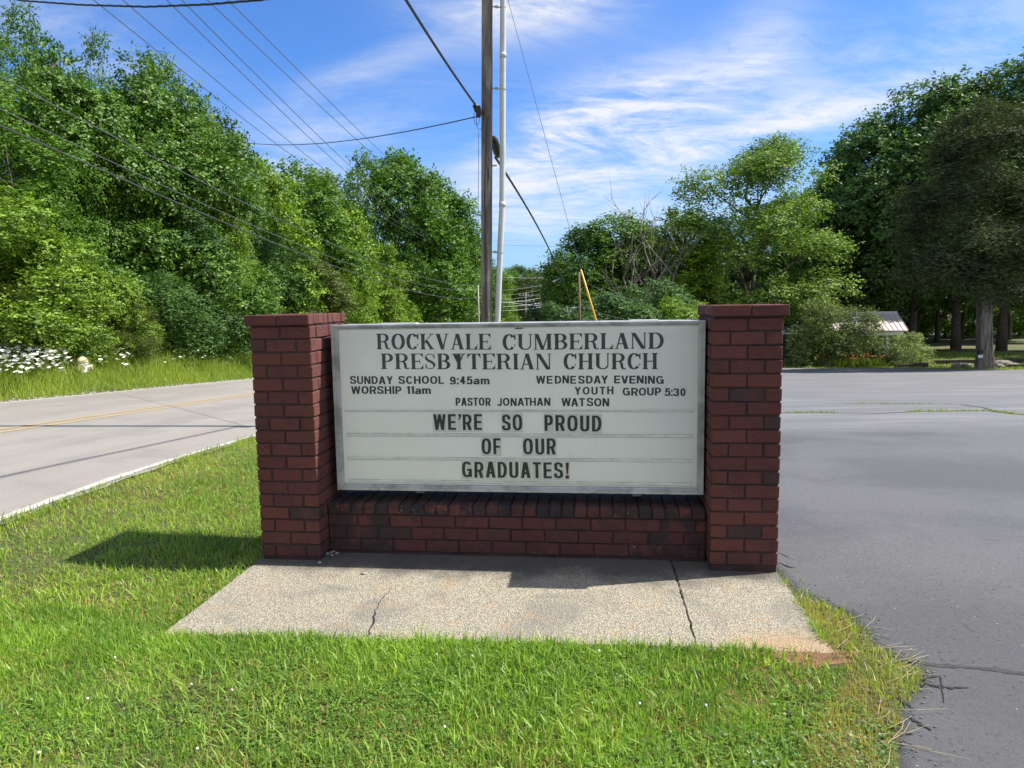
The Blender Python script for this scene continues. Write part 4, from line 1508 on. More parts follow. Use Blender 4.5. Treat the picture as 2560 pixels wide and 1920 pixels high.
def simple_pole(px, top, Y, r, mat, label, lean=0.0, arms=(), group='distant utility poles', ins=None):
    t_ = at(px, top, Y)
    z0 = H1(t_[0], Y)
    o = tag(empty('utility_pole', (t_[0], Y, z0)), label, 'utility pole', group)
    MB().tube([(0, 0, -.3), (lean * .5, 0, (t_[2] - z0) / 2), (lean, 0, t_[2] - z0)], [r * 1.2, r, r * .8], 10).build('shaft', mat, o, True)
    for (py, half, off) in arms:
        a = at(px, py, Y)[2] - z0
        ca = MB().box(off - half, -.06, a - .06, off + half, .06, a + .06).build('crossarm', mat, o)
        for k in (-1, -.45, .45, 1):
            MB().lathe((off + half * k * .95, 0, a + .06), [(.03, 0), (.09, .04), (.06, .10), (.09, .14), (.03, .22)], 6).build('insulator', MAT['porcelain'], ca)
    return o


bp = simple_pole(1450, 680, 40.0, .068, MAT['brown_pole'], 'slim brown wooden pole just left of the yellow guy guard', -.05)
MB().tube([(-.08, 0, at(1447, 768, 40)[2] - H1(at(1450, 680, 40)[0], 40)), (-.5, -.2, at(1436, 770, 40)[2] - H1(at(1450, 680, 40)[0], 40)), (-.62, -.2, at(1431, 792, 40)[2] - H1(at(1450, 680, 40)[0], 40)), (-.75, -.2, at(1427, 765, 40)[2] - H1(at(1450, 680, 40)[0], 40))], .02, 5).build('cable_loop', MAT['porcelain'], bp)
simple_pole(1195, 604, 100, .16, MAT['brown_pole'], 'tall dark pole with two crossarms half hidden behind the nearest pole', 0, [(622, 1.1, -.75), (655, 1.5, -.7)])
simple_pole(1195, 712, 58, .07, MAT['far_pole'], 'thin pale pole immediately left of the nearest pole foot')
simple_pole(1386, 703, 92, .105, MAT['far_pole'], 'left one of the pale twin poles above the middle of the sign', 0, [(706, .9, .2), (722, .9, .2)])
simple_pole(1396, 703, 96, .105, MAT['far_pole'], 'right one of the pale twin poles above the middle of the sign', 0, [(716, .8, 0), (730, .8, 0)])
simple_pole(1314.5, 733, 150, .12, MAT['far_pole'], 'distant pole with two crossarms, left of the pale twin poles', 0, [(739, 1.3, 0), (754, 1.7, 0)])
simple_pole(1352, 757, 125, .11, MAT['far_pole'], 'short distant pole with white insulators just left of the pale twin poles', 0, [(761, 1.0, 0), (773, 1.0, 0)])

# power lines along the road: six thin conductors and three thicker cables
pw = [(234, (602, 292), (1182, 622)), (307, (560, 218), (1190, 621)), (417, (700, 275), (1178, 655)), (454, (740, 285), (1186, 654)), (518, (750, 218), (1196, 610)), (570, (800, 230), (1202, 606))]
nm = ['leftmost', 'second from the left', 'third from the left', 'fourth from the left', 'fifth from the left', 'rightmost']
for k, (x0_, (mx_, my_), (ex, ey)) in enumerate(pw):
    Y1, Y3 = 19.0, 100.0
    P1, P3 = at(x0_, 0, Y1), at(ex, ey, Y3)
    # depth at which the straight run in plan passes the middle pixel
    s_ = (P3[0] - P1[0]) / (Y3 - Y1)
    rx = at(mx_, my_, 1.0)[0]
    Y2 = (P1[0] - s_ * Y1) / (rx - s_)
    Y2 = min(max(Y2, 22), 90)
    P2 = at(mx_, my_, Y2)
    cable(through3(P1, P2, P3, -14, 100, 36), .0125, MAT['wire_alu'], f'{nm[k]} of the six thin power lines at upper left', 'power lines along the road')
lw_ = [((0, 191), (431, 417), (860, 622), (1194, 712)), ((0, 284), (330, 415), (860, 657), (1194, 722)), ((0, 313), (463, 515), (860, 674), (1194, 744))]
nm = ['highest', 'middle', 'lowest']
for k, (a, b, c, d) in enumerate(lw_):
    P1, P4 = at(*a, 12.9), at(*d, 58.0)
    s_ = (P4[0] - P1[0]) / (58 - 12.9)
    P = [P1]
    for q in (b, c):
        rx = at(*q, 1.0)[0]
        Yq = (P1[0] - s_ * 12.9) / (rx - s_)
        P.append(at(*q, Yq))
    P.append(P4)
    cz = np.polyfit([p_[1] for p_ in P], [p_[2] for p_ in P], 3 if k != 1 else 2)
    pts_ = []
    for y in np.concatenate([np.linspace(4, 12, 5), np.linspace(12.9, 58, 26)]):
        z = np.polyval(cz, max(y, 12.9)) + (0.10 * (12.9 - y) if y < 12.9 else 0)
        pts_.append(np.array([P1[0] + s_ * (y - 12.9), y, z]))
    cable(pts_, (.012, .010, .016)[k], MAT['wire_alu'] if k != 2 else MAT['cable_grey'], f'{nm[k]} of the three thicker cables across the left trees', 'communication cables along the road')
far = [((1180, 600 + 0, 100), (1470, 604, 110), .0), ((1240, 612, 140), (1560, 618, 140), .1), ((1190, 689, 120), (1392, 694, 120), .2), ((1180, 724, 100), (1388, 704, 92), .5), ((1180, 737, 100), (1388, 716, 92), .5), ((1180, 748, 100), (1390, 726, 92), .5),
       ((1180, 757, 100), (1352, 745, 120), .3), ((1180, 766, 100), (1352, 757, 125), .3), ((1180, 775, 100), (1352, 768, 125), .3), ((1200, 770, 110), (1314, 793, 150), .5), ((1314, 790, 150), (1352, 800, 125), .2),
       ((1388, 704, 92), (1345, 761, 125), .2), ((1390, 706, 92), (1360, 762, 125), .2), ((1396, 722, 96), (1362, 773, 125), .2), ((1398, 734, 96), (1372, 770, 120), .2), ((1250, 752, 100), (1420, 765, 110), .3)]
WL = ['faint high wire crossing the sky right of the white conduit', 'faint second high wire crossing the sky toward the right trees', 'pale level wire above the twin poles', 'topmost wire from the twin poles leftward', 'second wire from the twin poles leftward',
      'third wire from the twin poles leftward', 'upper wire to the short pole with white insulators', 'middle wire to the short pole with white insulators', 'lower wire to the short pole with white insulators', 'drooping wire left of the double crossarm pole',
      'drooping wire right of the double crossarm pole', 'steep wire from the left twin pole down to the left insulator', 'steep wire from the left twin pole down to the right insulator', 'steep wire from the right twin pole to the lower crossarm', 'short steep wire close beside the right twin pole', 'lowest wire passing level behind the twin poles']
for k, (a, b, s_) in enumerate(far):
    cable(sag_pts(at(*a), at(*b), s_, 10), .022, MAT['porcelain'] if k > 1 else MAT['wire_alu'], WL[k], 'wires between the distant poles', 4)
cable(sag_pts(at(1455, 700, 40), at(1620, 752, 48), .3, 12), .012, MAT['wire_alu'], 'thin wire running right from the brown pole top in front of the trees')
cable(sag_pts(at(1453, 763, 40), at(1600, 800, 46), .2, 12), .012, MAT['wire_alu'], 'lower thin wire running right from the brown pole behind the sign top')


# ------------------------------------------------------------------ trees
def nrm(a): return a / (np.linalg.norm(a, axis=-1, keepdims=True) + 1e-9)


def leaves(P, D, Nn, ls, asp, rng):
    """rhombic leaves at P, pointing along D with normals near Nn, folded slightly"""
    n = len(P)
    D = nrm(D)
    S = nrm(np.cross(D, Nn))
    l = ls * rng.uniform(.65, 1.25, (n, 1))
    w = l * asp * 0.5
    up = np.cross(S, D)
    V = np.stack([P, P + D * l * .45 + S * w + up * l * .05, P + D * l, P + D * l * .45 - S * w + up * l * .05], 1).reshape(-1, 3)
    return V, np.arange(4 * n).reshape(-1, 4)


def crown_mesh(name, seed, H, R, zb, prof, nl, ns, nlf, ls, sl=.55, lobe=.34, asp=.5, flat=.75, core=.25, droop=.25, lift=0.3, skel=None):
    rng = np.random.default_rng(seed)
    lobes = []
    for i in range(nl):
        for _ in range(30):
            u = rng.uniform(0, 1)
            if rng.uniform() < 0.25 + .75 * np.interp(u, *prof): break
        rr = np.interp(u, *prof) * R
        a = i * 2.39996 + rng.normal(0, .35)
        q = rr * (rng.uniform(.35, .9) ** .6)
        z = zb + (H - zb) * u
        lr = R * lobe * rng.uniform(.7, 1.35) * (0.55 + .45 * np.interp(u, *prof))
        if u > .9: q *= .6
        lobes.append((q * math.cos(a), q * math.sin(a), min(z, H - lr * flat * .8), lr))
    lobes = np.array(lobes)
    if skel is not None: skel.extend([tuple(l_) for l_ in lobes])
    wgt = lobes[:, 3] ** 2
    li = rng.choice(nl, ns, p=wgt / wgt.sum())
    c = lobes[li, :3]; lr = lobes[li, 3]
    d = nrm(rng.normal(0, 1, (ns, 3)) + np.array([0, 0, .25]))
    rad = rng.uniform(.55, 1.08, ns)
    inner = rng.uniform(0, 1, ns) < core
    rad[inner] = rng.uniform(.05, .6, inner.sum())
    P0 = c + d * (lr * rad)[:, None] * np.array([1, 1, flat])
    out = nrm(np.stack([c[:, 0], c[:, 1], np.zeros(ns)], 1) + 1e-3)
    sd = nrm(d * .9 + out * .5 + rng.normal(0, .35, (ns, 3)) + np.array([0, 0, lift - .2]))
    sln = sl * rng.uniform(.6, 1.3, ns)
    t = (np.arange(nlf) + .5) / nlf
    P = P0[:, None, :] + sd[:, None, :] * (sln[:, None] * t[None])[:, :, None]
    P[:, :, 2] -= droop * (t ** 2)[None] * sln[:, None]
    side = nrm(np.cross(sd, np.array([0, 0, 1.0])))
    sg_ = np.where(np.arange(nlf) % 2 == 0, 1, -1)
    D = sd[:, None, :] * .5 + side[:, None, :] * sg_[None, :, None] * .9 + rng.normal(0, .35, (ns, nlf, 3)) + np.array([0, 0, -.25])
    P = P + D * ls * .15 + rng.normal(0, ls * .25, P.shape)
    Nn = d[:, None, :] * 1.0 + np.array([0, 0, .45]) + rng.normal(0, .42, (ns, nlf, 3))
    V, Fq = leaves(P.reshape(-1, 3), D.reshape(-1, 3), nrm(Nn.reshape(-1, 3)), ls, asp, rng)
    tint = np.clip(np.repeat(rng.beta(2, 2, ns), nlf) * .6 + rng.uniform(0, .5, ns * nlf) - .05, 0, 1)
    return np_mesh(name, V, Fq, tint)


def trunk_mesh(seed, H, r, lobes, nlimb=9, fork=None):
    rg = random.Random(seed)
    b = MB()
    pts = [np.array([0, 0, -.3])]
    n = 7
    for k in range(1, n + 1):
        pts.append(np.array([rg.gauss(0, H * .008) * k, rg.gauss(0, H * .008) * k, H * .88 * k / n]))
    rd = [r * 1.25] + [r * (1 - .88 * k / n) for k in range(1, n + 1)]
    b.tube(pts, rd, 9)
    L_ = sorted(lobes, key=lambda q: -q[3])[:nlimb]
    for q in L_:
        tgt = np.array(q[:3])
        zz = max(H * .12, min(tgt[2] - np.hypot(tgt[0], tgt[1]) * .8, H * .7))
        k = zz / (H * .88) * n
        i0 = int(min(k, n - 1)); f = min(k - i0, 1)
        s = pts[i0] * (1 - f) + pts[i0 + 1] * f if i0 else np.array([0, 0, zz])
        m1 = s * .6 + tgt * .4 + np.array([0, 0, -H * .02 + rg.gauss(0, .1)])
        rr = r * (1 - .85 * zz / H) * .55
        b.tube([s, m1, tgt], [rr, rr * .7, rr * .2], 6)
        for _ in range(3):
            e = tgt + np.array([rg.gauss(0, 1), rg.gauss(0, 1), abs(rg.gauss(0, .8))]) * q[3] * .6
            s2 = m1 * rg.uniform(0, .6) + tgt * 1.0 - tgt * 0
            s2 = m1 * .5 + tgt * .5
            b.tube([s2, (s2 + e) / 2 + np.array([0, 0, .1]), e], [rr * .4, rr * .25, rr * .08], 4)
    return b.mesh('trunk', True)


ARCH = {}
ORD = ['leftmost', 'second from the left', 'third from the left', 'fourth from the left', 'fifth from the left', 'sixth from the left', 'seventh from the left', 'eighth from the left',
       'ninth from the left', 'tenth from the left', 'eleventh from the left', 'twelfth from the left', 'thirteenth from the left', 'fourteenth from the left', 'fifteenth from the left', 'sixteenth from the left']


def arch(key, mat, trunk_r, nlimb=9, bark='bark', **kw):
    sk = []
    cm = crown_mesh('crown', skel=sk, **kw)
    cm.materials.append(MAT[mat])
    tm = trunk_mesh(kw['seed'], kw['H'], trunk_r, sk, nlimb)
    tm.materials.append(MAT[bark])
    ARCH[key] = (cm, tm, kw['H'])


full = ([0, .15, .4, .65, .85, 1], [.75, .95, 1, .85, .55, .15])
broad = ([0, .15, .35, .6, .85, 1], [.35, .75, 1, .95, .65, .2])
cone = ([0, .1, .4, .7, .9, 1], [.6, 1, .85, .5, .22, .04])
arch('near_a', 'leaf_glossy', .16, seed=21, H=11, R=3.1, zb=.3, prof=full, nl=25, ns=3900, nlf=13, ls=.165, sl=.6, lobe=.30, asp=.55, core=.15)
arch('near_b', 'leaf', .16, seed=22, H=11, R=2.9, zb=.3, prof=full, nl=30, ns=4000, nlf=13, ls=.15, sl=.65, lobe=.27, asp=.42, droop=.4)
arch('near_c', 'leaf_glossy', .14, seed=23, H=9, R=3.0, zb=.2, prof=full, nl=22, ns=3300, nlf=13, ls=.15, sl=.6, lobe=.30, asp=.6, core=.15)
arch('mid_a', 'leaf', .25, seed=31, H=14, R=5.0, zb=.5, prof=full, nl=60, ns=3000, nlf=11, ls=.30, sl=.95, lobe=.24, asp=.55)
arch('mid_b', 'leaf', .25, seed=32, H=14, R=4.6, zb=.5, prof=broad, nl=52, ns=2700, nlf=11, ls=.30, sl=1.0, lobe=.25, asp=.5)
arch('tall_a', 'leaf', .36, 12, seed=41, H=22, R=5.6, zb=4.5, prof=broad, nl=70, ns=3300, nlf=11, ls=.36, sl=1.1, lobe=.25, asp=.55)
arch('tall_b', 'leaf', .36, 12, seed=42, H=22, R=5.0, zb=5.5, prof=full, nl=64, ns=3000, nlf=11, ls=.36, sl=1.1, lobe=.25, asp=.55)
arch('open', 'leaf', .42, 22, seed=51, H=18.5, R=6.6, zb=3.2, prof=([0, .2, .45, .7, .9, 1], [.7, .95, 1, .85, .7, .35]), nl=66, ns=6400, nlf=10, ls=.25, sl=.95, lobe=.23, asp=.5, core=.2, flat=.62)
arch('cedar', 'needle', .3, 10, seed=61, H=16, R=4.4, zb=4.9, prof=([0, .2, .5, .8, 1], [.85, 1, .85, .5, .08]), nl=80, ns=7500, nlf=9, ls=.28, sl=.8, lobe=.22, asp=.24, droop=.5, flat=.5)
arch('juniper', 'needle', .1, 4, seed=62, H=6, R=1.7, zb=.1, prof=cone, nl=34, ns=3000, nlf=9, ls=.13, sl=.4, lobe=.30, asp=.2, flat=.7)
arch('shrub', 'leaf', .05, 5, seed=71, H=2.6, R=1.7, zb=.1, prof=full, nl=24, ns=1700, nlf=9, ls=.11, sl=.35, lobe=.36, asp=.5)
arch('frond', 'leaf', .05, 5, seed=72, H=3.2, R=1.6, zb=.1, prof=broad, nl=16, ns=650, nlf=20, ls=.16, sl=.9, lobe=.4, asp=.28, droop=.6)


def plant(key, x, y, H, color, label, cat='tree', name='tree', group=None, wide=1.0, rz=None, lift=0.0):
    cm, tm, h0 = ARCH[key]
    s = H / h0
    r = tag(empty(name, (x, y, H1(x, y) + lift), rnd.uniform(0, 6.28) if rz is None else rz), label, cat, group)
    r.scale = (s * wide, s * wide, s)
    o = bpy.data.objects.new('crown', cm); o.parent = r; COL.objects.link(o)
    o.color = (*color, 1)
    t = bpy.data.objects.new('trunk', tm); t.parent = r; COL.objects.link(t)
    return r


def plant_px(key, px, top, Y, color, label, wide=1.0, base_lift=0.0, **kw):
    p_ = at(px, top, Y)
    g_ = H1(p_[0], Y) + base_lift
    return plant(key, p_[0], Y, p_[2] - g_, color, label, wide=wide, lift=base_lift, **kw)


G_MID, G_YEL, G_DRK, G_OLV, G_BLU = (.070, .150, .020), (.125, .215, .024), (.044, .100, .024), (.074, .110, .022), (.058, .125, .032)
G_RT = (.078, .150, .050)
TL = 'trees along the far side of the road'
left_trees = [
    ('near_b', -90, 60, 19.5, G_MID, 'tall mid green tree cut by the left edge of the photo', 1.0),
    ('near_b', 8, 100, 21, G_MID, 'shaggy crown at the left edge just lower than its neighbour', .62),
    ('near_b', 58, 26, 22, G_MID, 'tallest tree at the far left, its feathery top highest against the sky', .62),
    ('near_a', 118, 56, 23, G_MID, 'second highest feathery top at the far left', .55),
    ('near_a', 185, 105, 23.5, G_MID, 'bright green tree with a lumpy top right of the two highest left tops', .8),
    ('near_b', 250, 96, 25, G_MID, 'upright green tree with a spire top between the two lumpy left trees', .55),
    ('near_a', 318, 128, 26, G_MID, 'large tree with yellow green sprays over the third power line at left', .8),
    ('near_b', 385, 150, 27, G_MID, 'rounded green top beside the dark narrow crown at left', .7),
    ('near_c', 446, 118, 31, G_DRK, 'darker tree whose narrow crown stands above the left treeline', .62),
    ('near_a', 450, 225, 27.5, G_MID, 'big glossy leaved tree forming the right shoulder of the left tree mass', .95),
    ('near_b', 505, 290, 29.0, G_YEL, 'leaning lighter tree on the falling edge of the left tree mass', .6),
    ('near_a', 552, 330, 30.5, G_MID, 'vine draped tree falling steeply toward the brick pillar', .7),
    ('mid_a', 640, 390, 40, G_YEL, 'pale green tree with reddish sprays behind the left brick pillar top', .8),
    ('mid_b', 735, 408, 47, G_MID, 'rounded soft green tree beyond the left brick pillar', .9),
    ('mid_a', 800, 430, 52, G_YEL, 'yellow green tree in the dip of the left treeline', .8),
    ('mid_b', 860, 492, 58, G_DRK, 'small dark pointed tree in the dip of the left treeline', .7),
    ('mid_b', 910, 388, 61, G_MID, 'left bump of the high rounded tree group left of the pole', .62),
    ('mid_a', 1005, 380, 64, G_MID, 'highest rounded tree of the group left of the pole', .85),
    ('mid_a', 1082, 440, 69, G_MID, 'bushy tree sloping down on the right of the high rounded tree', .8),
    ('mid_b', 1128, 540, 80, G_MID, 'lower tree hard left of the wooden pole', .85),
    ('mid_a', 1172, 590, 96, G_DRK, 'dark tree behind the crossarms of the distant pole', .8),
    ('mid_a', 1238, 668, 128, G_YEL, 'small sunlit tree between the white conduit and the distant poles', .9)]
for k, px, top, Y, c_, lab, wd in left_trees:
    plant_px(k, px, top, Y, c_, lab, wd, 0.6, group=TL)
# lower growth in front of them
low = [
    ('near_c', -60, 420, 17.2, G_YEL, 'yellow green vine covered tree low at the left edge', 1.2), ('near_c', 110, 555, 19.2, G_YEL, 'bright yellow green bushy tree low at the left under the cables', 1.15),
    ('juniper', 20, 690, 17.5, G_OLV, 'olive brown juniper at the bottom of the left edge', 1.3), ('near_c', 265, 640, 21.5, G_YEL, 'yellow green spreading tree above the fire hydrant', 1.0),
    ('juniper', 215, 745, 19.8, G_OLV, 'dark olive juniper right behind the fire hydrant', 1.2), ('juniper', 300, 700, 21.5, G_OLV, 'olive juniper to the right of the fire hydrant', 1.3),
    ('shrub', 150, 790, 19.0, G_YEL, 'light green shrub behind the white flowers left of the hydrant', 1.0), ('frond', 385, 700, 24.0, G_BLU, 'sumac like shrub with long drooping fronds at the foot of the glossy tree', 1.0),
    ('near_a', 430, 470, 26.0, G_DRK, 'dark glossy tree in the middle of the left tree wall', 1.0), ('frond', 440, 760, 26.5, G_BLU, 'small frond leaved shrub beside the verge left of the pillar', .9),
    ('near_c', 540, 560, 30.5, G_BLU, 'glossy lower tree left of the brick pillar', 1.0), ('mid_b', 700, 590, 39, G_BLU, 'grey green lower tree right behind the left pillar cap', .8),
    ('near_c', 600, 700, 32, G_YEL, 'light green bush peeking over the verge beside the left pillar', 1.0), ('mid_a', 860, 620, 47, G_YEL, 'light yellow green lower tree above the left end of the sign', .75),
    ('near_c', 770, 640, 41, G_OLV, 'brownish green lower tree above the left sign corner', 1.3), ('mid_a', 960, 610, 54, G_YEL, 'sunlit lower tree above the word rockvale', .7), ('mid_b', 1050, 640, 62, G_MID, 'mid green lower tree left of the pole foot', .7),
    ('mid_a', 1120, 650, 72, G_BLU, 'low dark tree touching the pole foot on its left', .7)]
for k, px, top, Y, c_, lab, wd in low:
    plant_px(k, px, top, Y, c_, lab, wd, 0.6, group='lower growth in front of the left trees', name='shrub' if k in ('shrub', 'frond') else 'tree', cat='shrub' if k in ('shrub', 'frond') else 'tree')
# second row standing behind the first, seen through its gaps
back = [(-8, 24), (-17, 27), (-14.5, 33), (-14, 40), (-13, 48), (-12, 58), (-10, 70), (-22, 22)]
for k, (x, y) in enumerate(back):
    x = float(road_x(ROAD_W + 9.5, y))
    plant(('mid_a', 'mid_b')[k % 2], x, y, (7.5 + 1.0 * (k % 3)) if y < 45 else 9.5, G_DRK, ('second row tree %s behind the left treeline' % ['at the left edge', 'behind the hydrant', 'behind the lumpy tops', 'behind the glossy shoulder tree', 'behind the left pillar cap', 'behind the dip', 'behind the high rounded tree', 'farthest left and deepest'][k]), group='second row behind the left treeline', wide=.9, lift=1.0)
# distant wood closing the road
for k, (px, top, Y, c_, wd) in enumerate([(1265, 672, 190, G_MID, 1.2), (1300, 664, 205, G_DRK, 1.1), (1335, 672, 185, G_OLV, 1.2), (1372, 690, 200, G_MID, 1.1), (1405, 712, 180, G_MID, 1.1), (1230, 680, 230, G_DRK, 1.3), (1440, 715, 210, G_DRK, 1.3)]):
    nm_ = ['far tree above the middle of the sign, left of the distant crossarm poles', 'dark far tree with the highest top between the conduit and the pale twin poles', 'olive far tree behind the distant crossarm poles', 'far tree left of the pale twin poles',
           'far tree right of the pale twin poles', 'dark far tree partly behind the white conduit', 'dark far tree between the twin poles and the brown pole'][k]
    plant_px('mid_a' if k % 2 else 'mid_b', px, top, Y, c_, nm_, wd, group='trees closing the road in the distance')

# right side
RTG = 'trees beyond the parking lot'
right = [
    ('mid_b', 1425, 640, 58, G_MID, 'dark tree with feathery left edge right of the brown pole', 1.0), ('mid_a', 1475, 568, 60, G_DRK, 'dark tree behind the yellow guy guard', 1.15), ('mid_b', 1530, 540, 62, G_MID, 'rounded yellowish dark tree left of the bare branched tree', 1.2),
    ('mid_b', 1680, 525, 62, G_YEL, 'light tree between the bare branched tree and the tall open one', 1.15), ('mid_a', 1600, 560, 66, G_MID, 'dark backing tree behind the bare branches', 1.1),
    ('open', 1885, 362, 62, (.125, .21, .042), 'tall open crowned light green tree with visible limbs left of the house', 1.12), ('tall_a', 2075, 432, 74, G_MID, 'green tree filling the gap between the open tree and the dark tall trees', .8),
    ('mid_a', 1800, 600, 72, G_MID, 'green tree low behind the trunk of the open crowned tree', 1.0), ('tall_b', 2135, 378, 72, G_RT, 'first dark tall tree on the right, its crown stepping up from the light tree', .85), ('tall_a', 2205, 285, 70, G_RT, 'dark tall tree above the house roof', .95),
    ('tall_b', 2310, 205, 70, G_RT, 'dark tall tree between the house and the tan trunk', .95), ('tall_a', 2425, 188, 69, G_RT, 'tallest dark crown left of the right edge', 1.0), ('tall_b', 2545, 150, 67, G_RT, 'dark tall tree cut by the right edge of the photo', 1.0)]
for k, px, top, Y, c_, lab, wd in right:
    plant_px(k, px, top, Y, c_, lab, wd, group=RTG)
for k, (px, top, Y) in enumerate([(1640, 700, 50), (1720, 745, 46), (1560, 735, 46), (1490, 740, 46), (1420, 760, 44)]):
    plant_px('near_c', px, top - 20, Y, [G_BLU, G_YEL, G_BLU, G_DRK, G_DRK][k], ['bushy low tree above the right half of the sign', 'light bush beside the right brick pillar top', 'low bush under the bare branches', 'low dark bush right of the yellow guard', 'low dark bush around the brown pole foot'][k], 1.3, group='bushes seen just over the sign')
for k, (x, y, h_) in enumerate([(48, 66, 22), (52, 56, 21), (56, 46, 21), (46, 84, 22), (60, 34, 20), (64, 22, 20)]):  # unseen continuation of the wood, added to cast shade from the right
    plant(('tall_a', 'tall_b')[k % 2], x, y, h_, G_DRK, ORD[5 - k] + ' of the unseen dark tall shade trees past the right edge', group='trees past the right edge', wide=.95)
# trees of the forest interior: trunks in shade, greens beyond
for k, (px, Y, h_) in enumerate(sorted([(2085, 80, 17), (2140, 82, 18), (2190, 86, 18), (2245, 80, 18), (2300, 86, 19), (2350, 82, 18), (2410, 86, 18), (2470, 80, 18), (2530, 84, 18), (2590, 80, 18), (2020, 84, 17), (1960, 80, 16)])):
    p_ = at(px, 700, Y)
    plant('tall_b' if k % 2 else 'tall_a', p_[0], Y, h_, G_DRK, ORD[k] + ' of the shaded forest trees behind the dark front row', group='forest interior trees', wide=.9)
for k, (px, Y, c_) in enumerate(sorted([(2040, 92, G_YEL), (2120, 96, G_DRK), (2200, 92, G_YEL), (2290, 96, G_DRK), (2370, 92, G_YEL), (2440, 96, G_MID), (2520, 90, G_YEL), (2600, 94, G_MID), (1950, 92, G_MID), (1860, 92, G_DRK), (1770, 90, G_DRK), (1690, 92, G_MID), (1600, 92, G_DRK), (1520, 90, G_DRK), (1450, 86, G_DRK)])):
    p_ = at(px, 700, Y)
    plant('mid_a' if k % 2 else 'mid_b', p_[0], Y, 8.5 + k % 3, c_, ORD[k] + ' of the low bushy growth at the back of the woods', group='undergrowth at the back of the woods', wide=1.1)
cedar = plant_px('cedar', 2475, 240, 47, (.058, .082, .040), 'tall cedar at right with a thick tan trunk and dark hanging brownish crown', 1.1)
for o_ in [o_ for o_ in bpy.data.objects if o_.parent == cedar and o_.name.startswith('trunk')]: bpy.data.objects.remove(o_)

# bare branched tree
def bare_tree(px, top, Y, label, col='bark_dead'):
    t_ = at(px, top, Y)
    x, z0 = t_[0], H1(t_[0], Y)
    r = tag(empty('dead_tree', (x, Y, z0)), label, 'tree')
    b = MB(); Hh = t_[2] - z0
    rg = random.Random(5)

    def br(s, d, ln, rr, lv):
        n = 4
        pts_ = [s]
        for k in range(n):
            d = d + np.array([rg.gauss(0, .09), rg.gauss(0, .09), rg.gauss(0, .08) + .12])
            d /= np.linalg.norm(d)
            pts_.append(pts_[-1] + d * ln / n)
        b.tube(pts_, [rr * (1 - .75 * k / n) for k in range(n + 1)], 6 if lv < 2 else 4)
        if lv < 3:
            for k in range(4 if lv else 4):
                i_ = rg.randrange(1, n + 1)
                a_ = rg.uniform(0, 6.28)
                nd = d * .75 + np.array([math.cos(a_), math.sin(a_), .2]) * .75
                br(pts_[i_], nd / np.linalg.norm(nd), ln * rg.uniform(.45, .7), rr * .42, lv + 1)
    for dx_ in ((-.16, .1, 1), (.12, -.1, 1), (-.02, .2, 1)):
        d = np.array(dx_); d /= np.linalg.norm(d)
        br(np.array([0, 0, 0.0]), d, Hh * .66, .22, 0)
    b.build('limbs', MAT[col], r)
    return r


bare_tree(1630, 560, 56, 'tree with pale bare dead branches sticking up between the trees right of the pole')


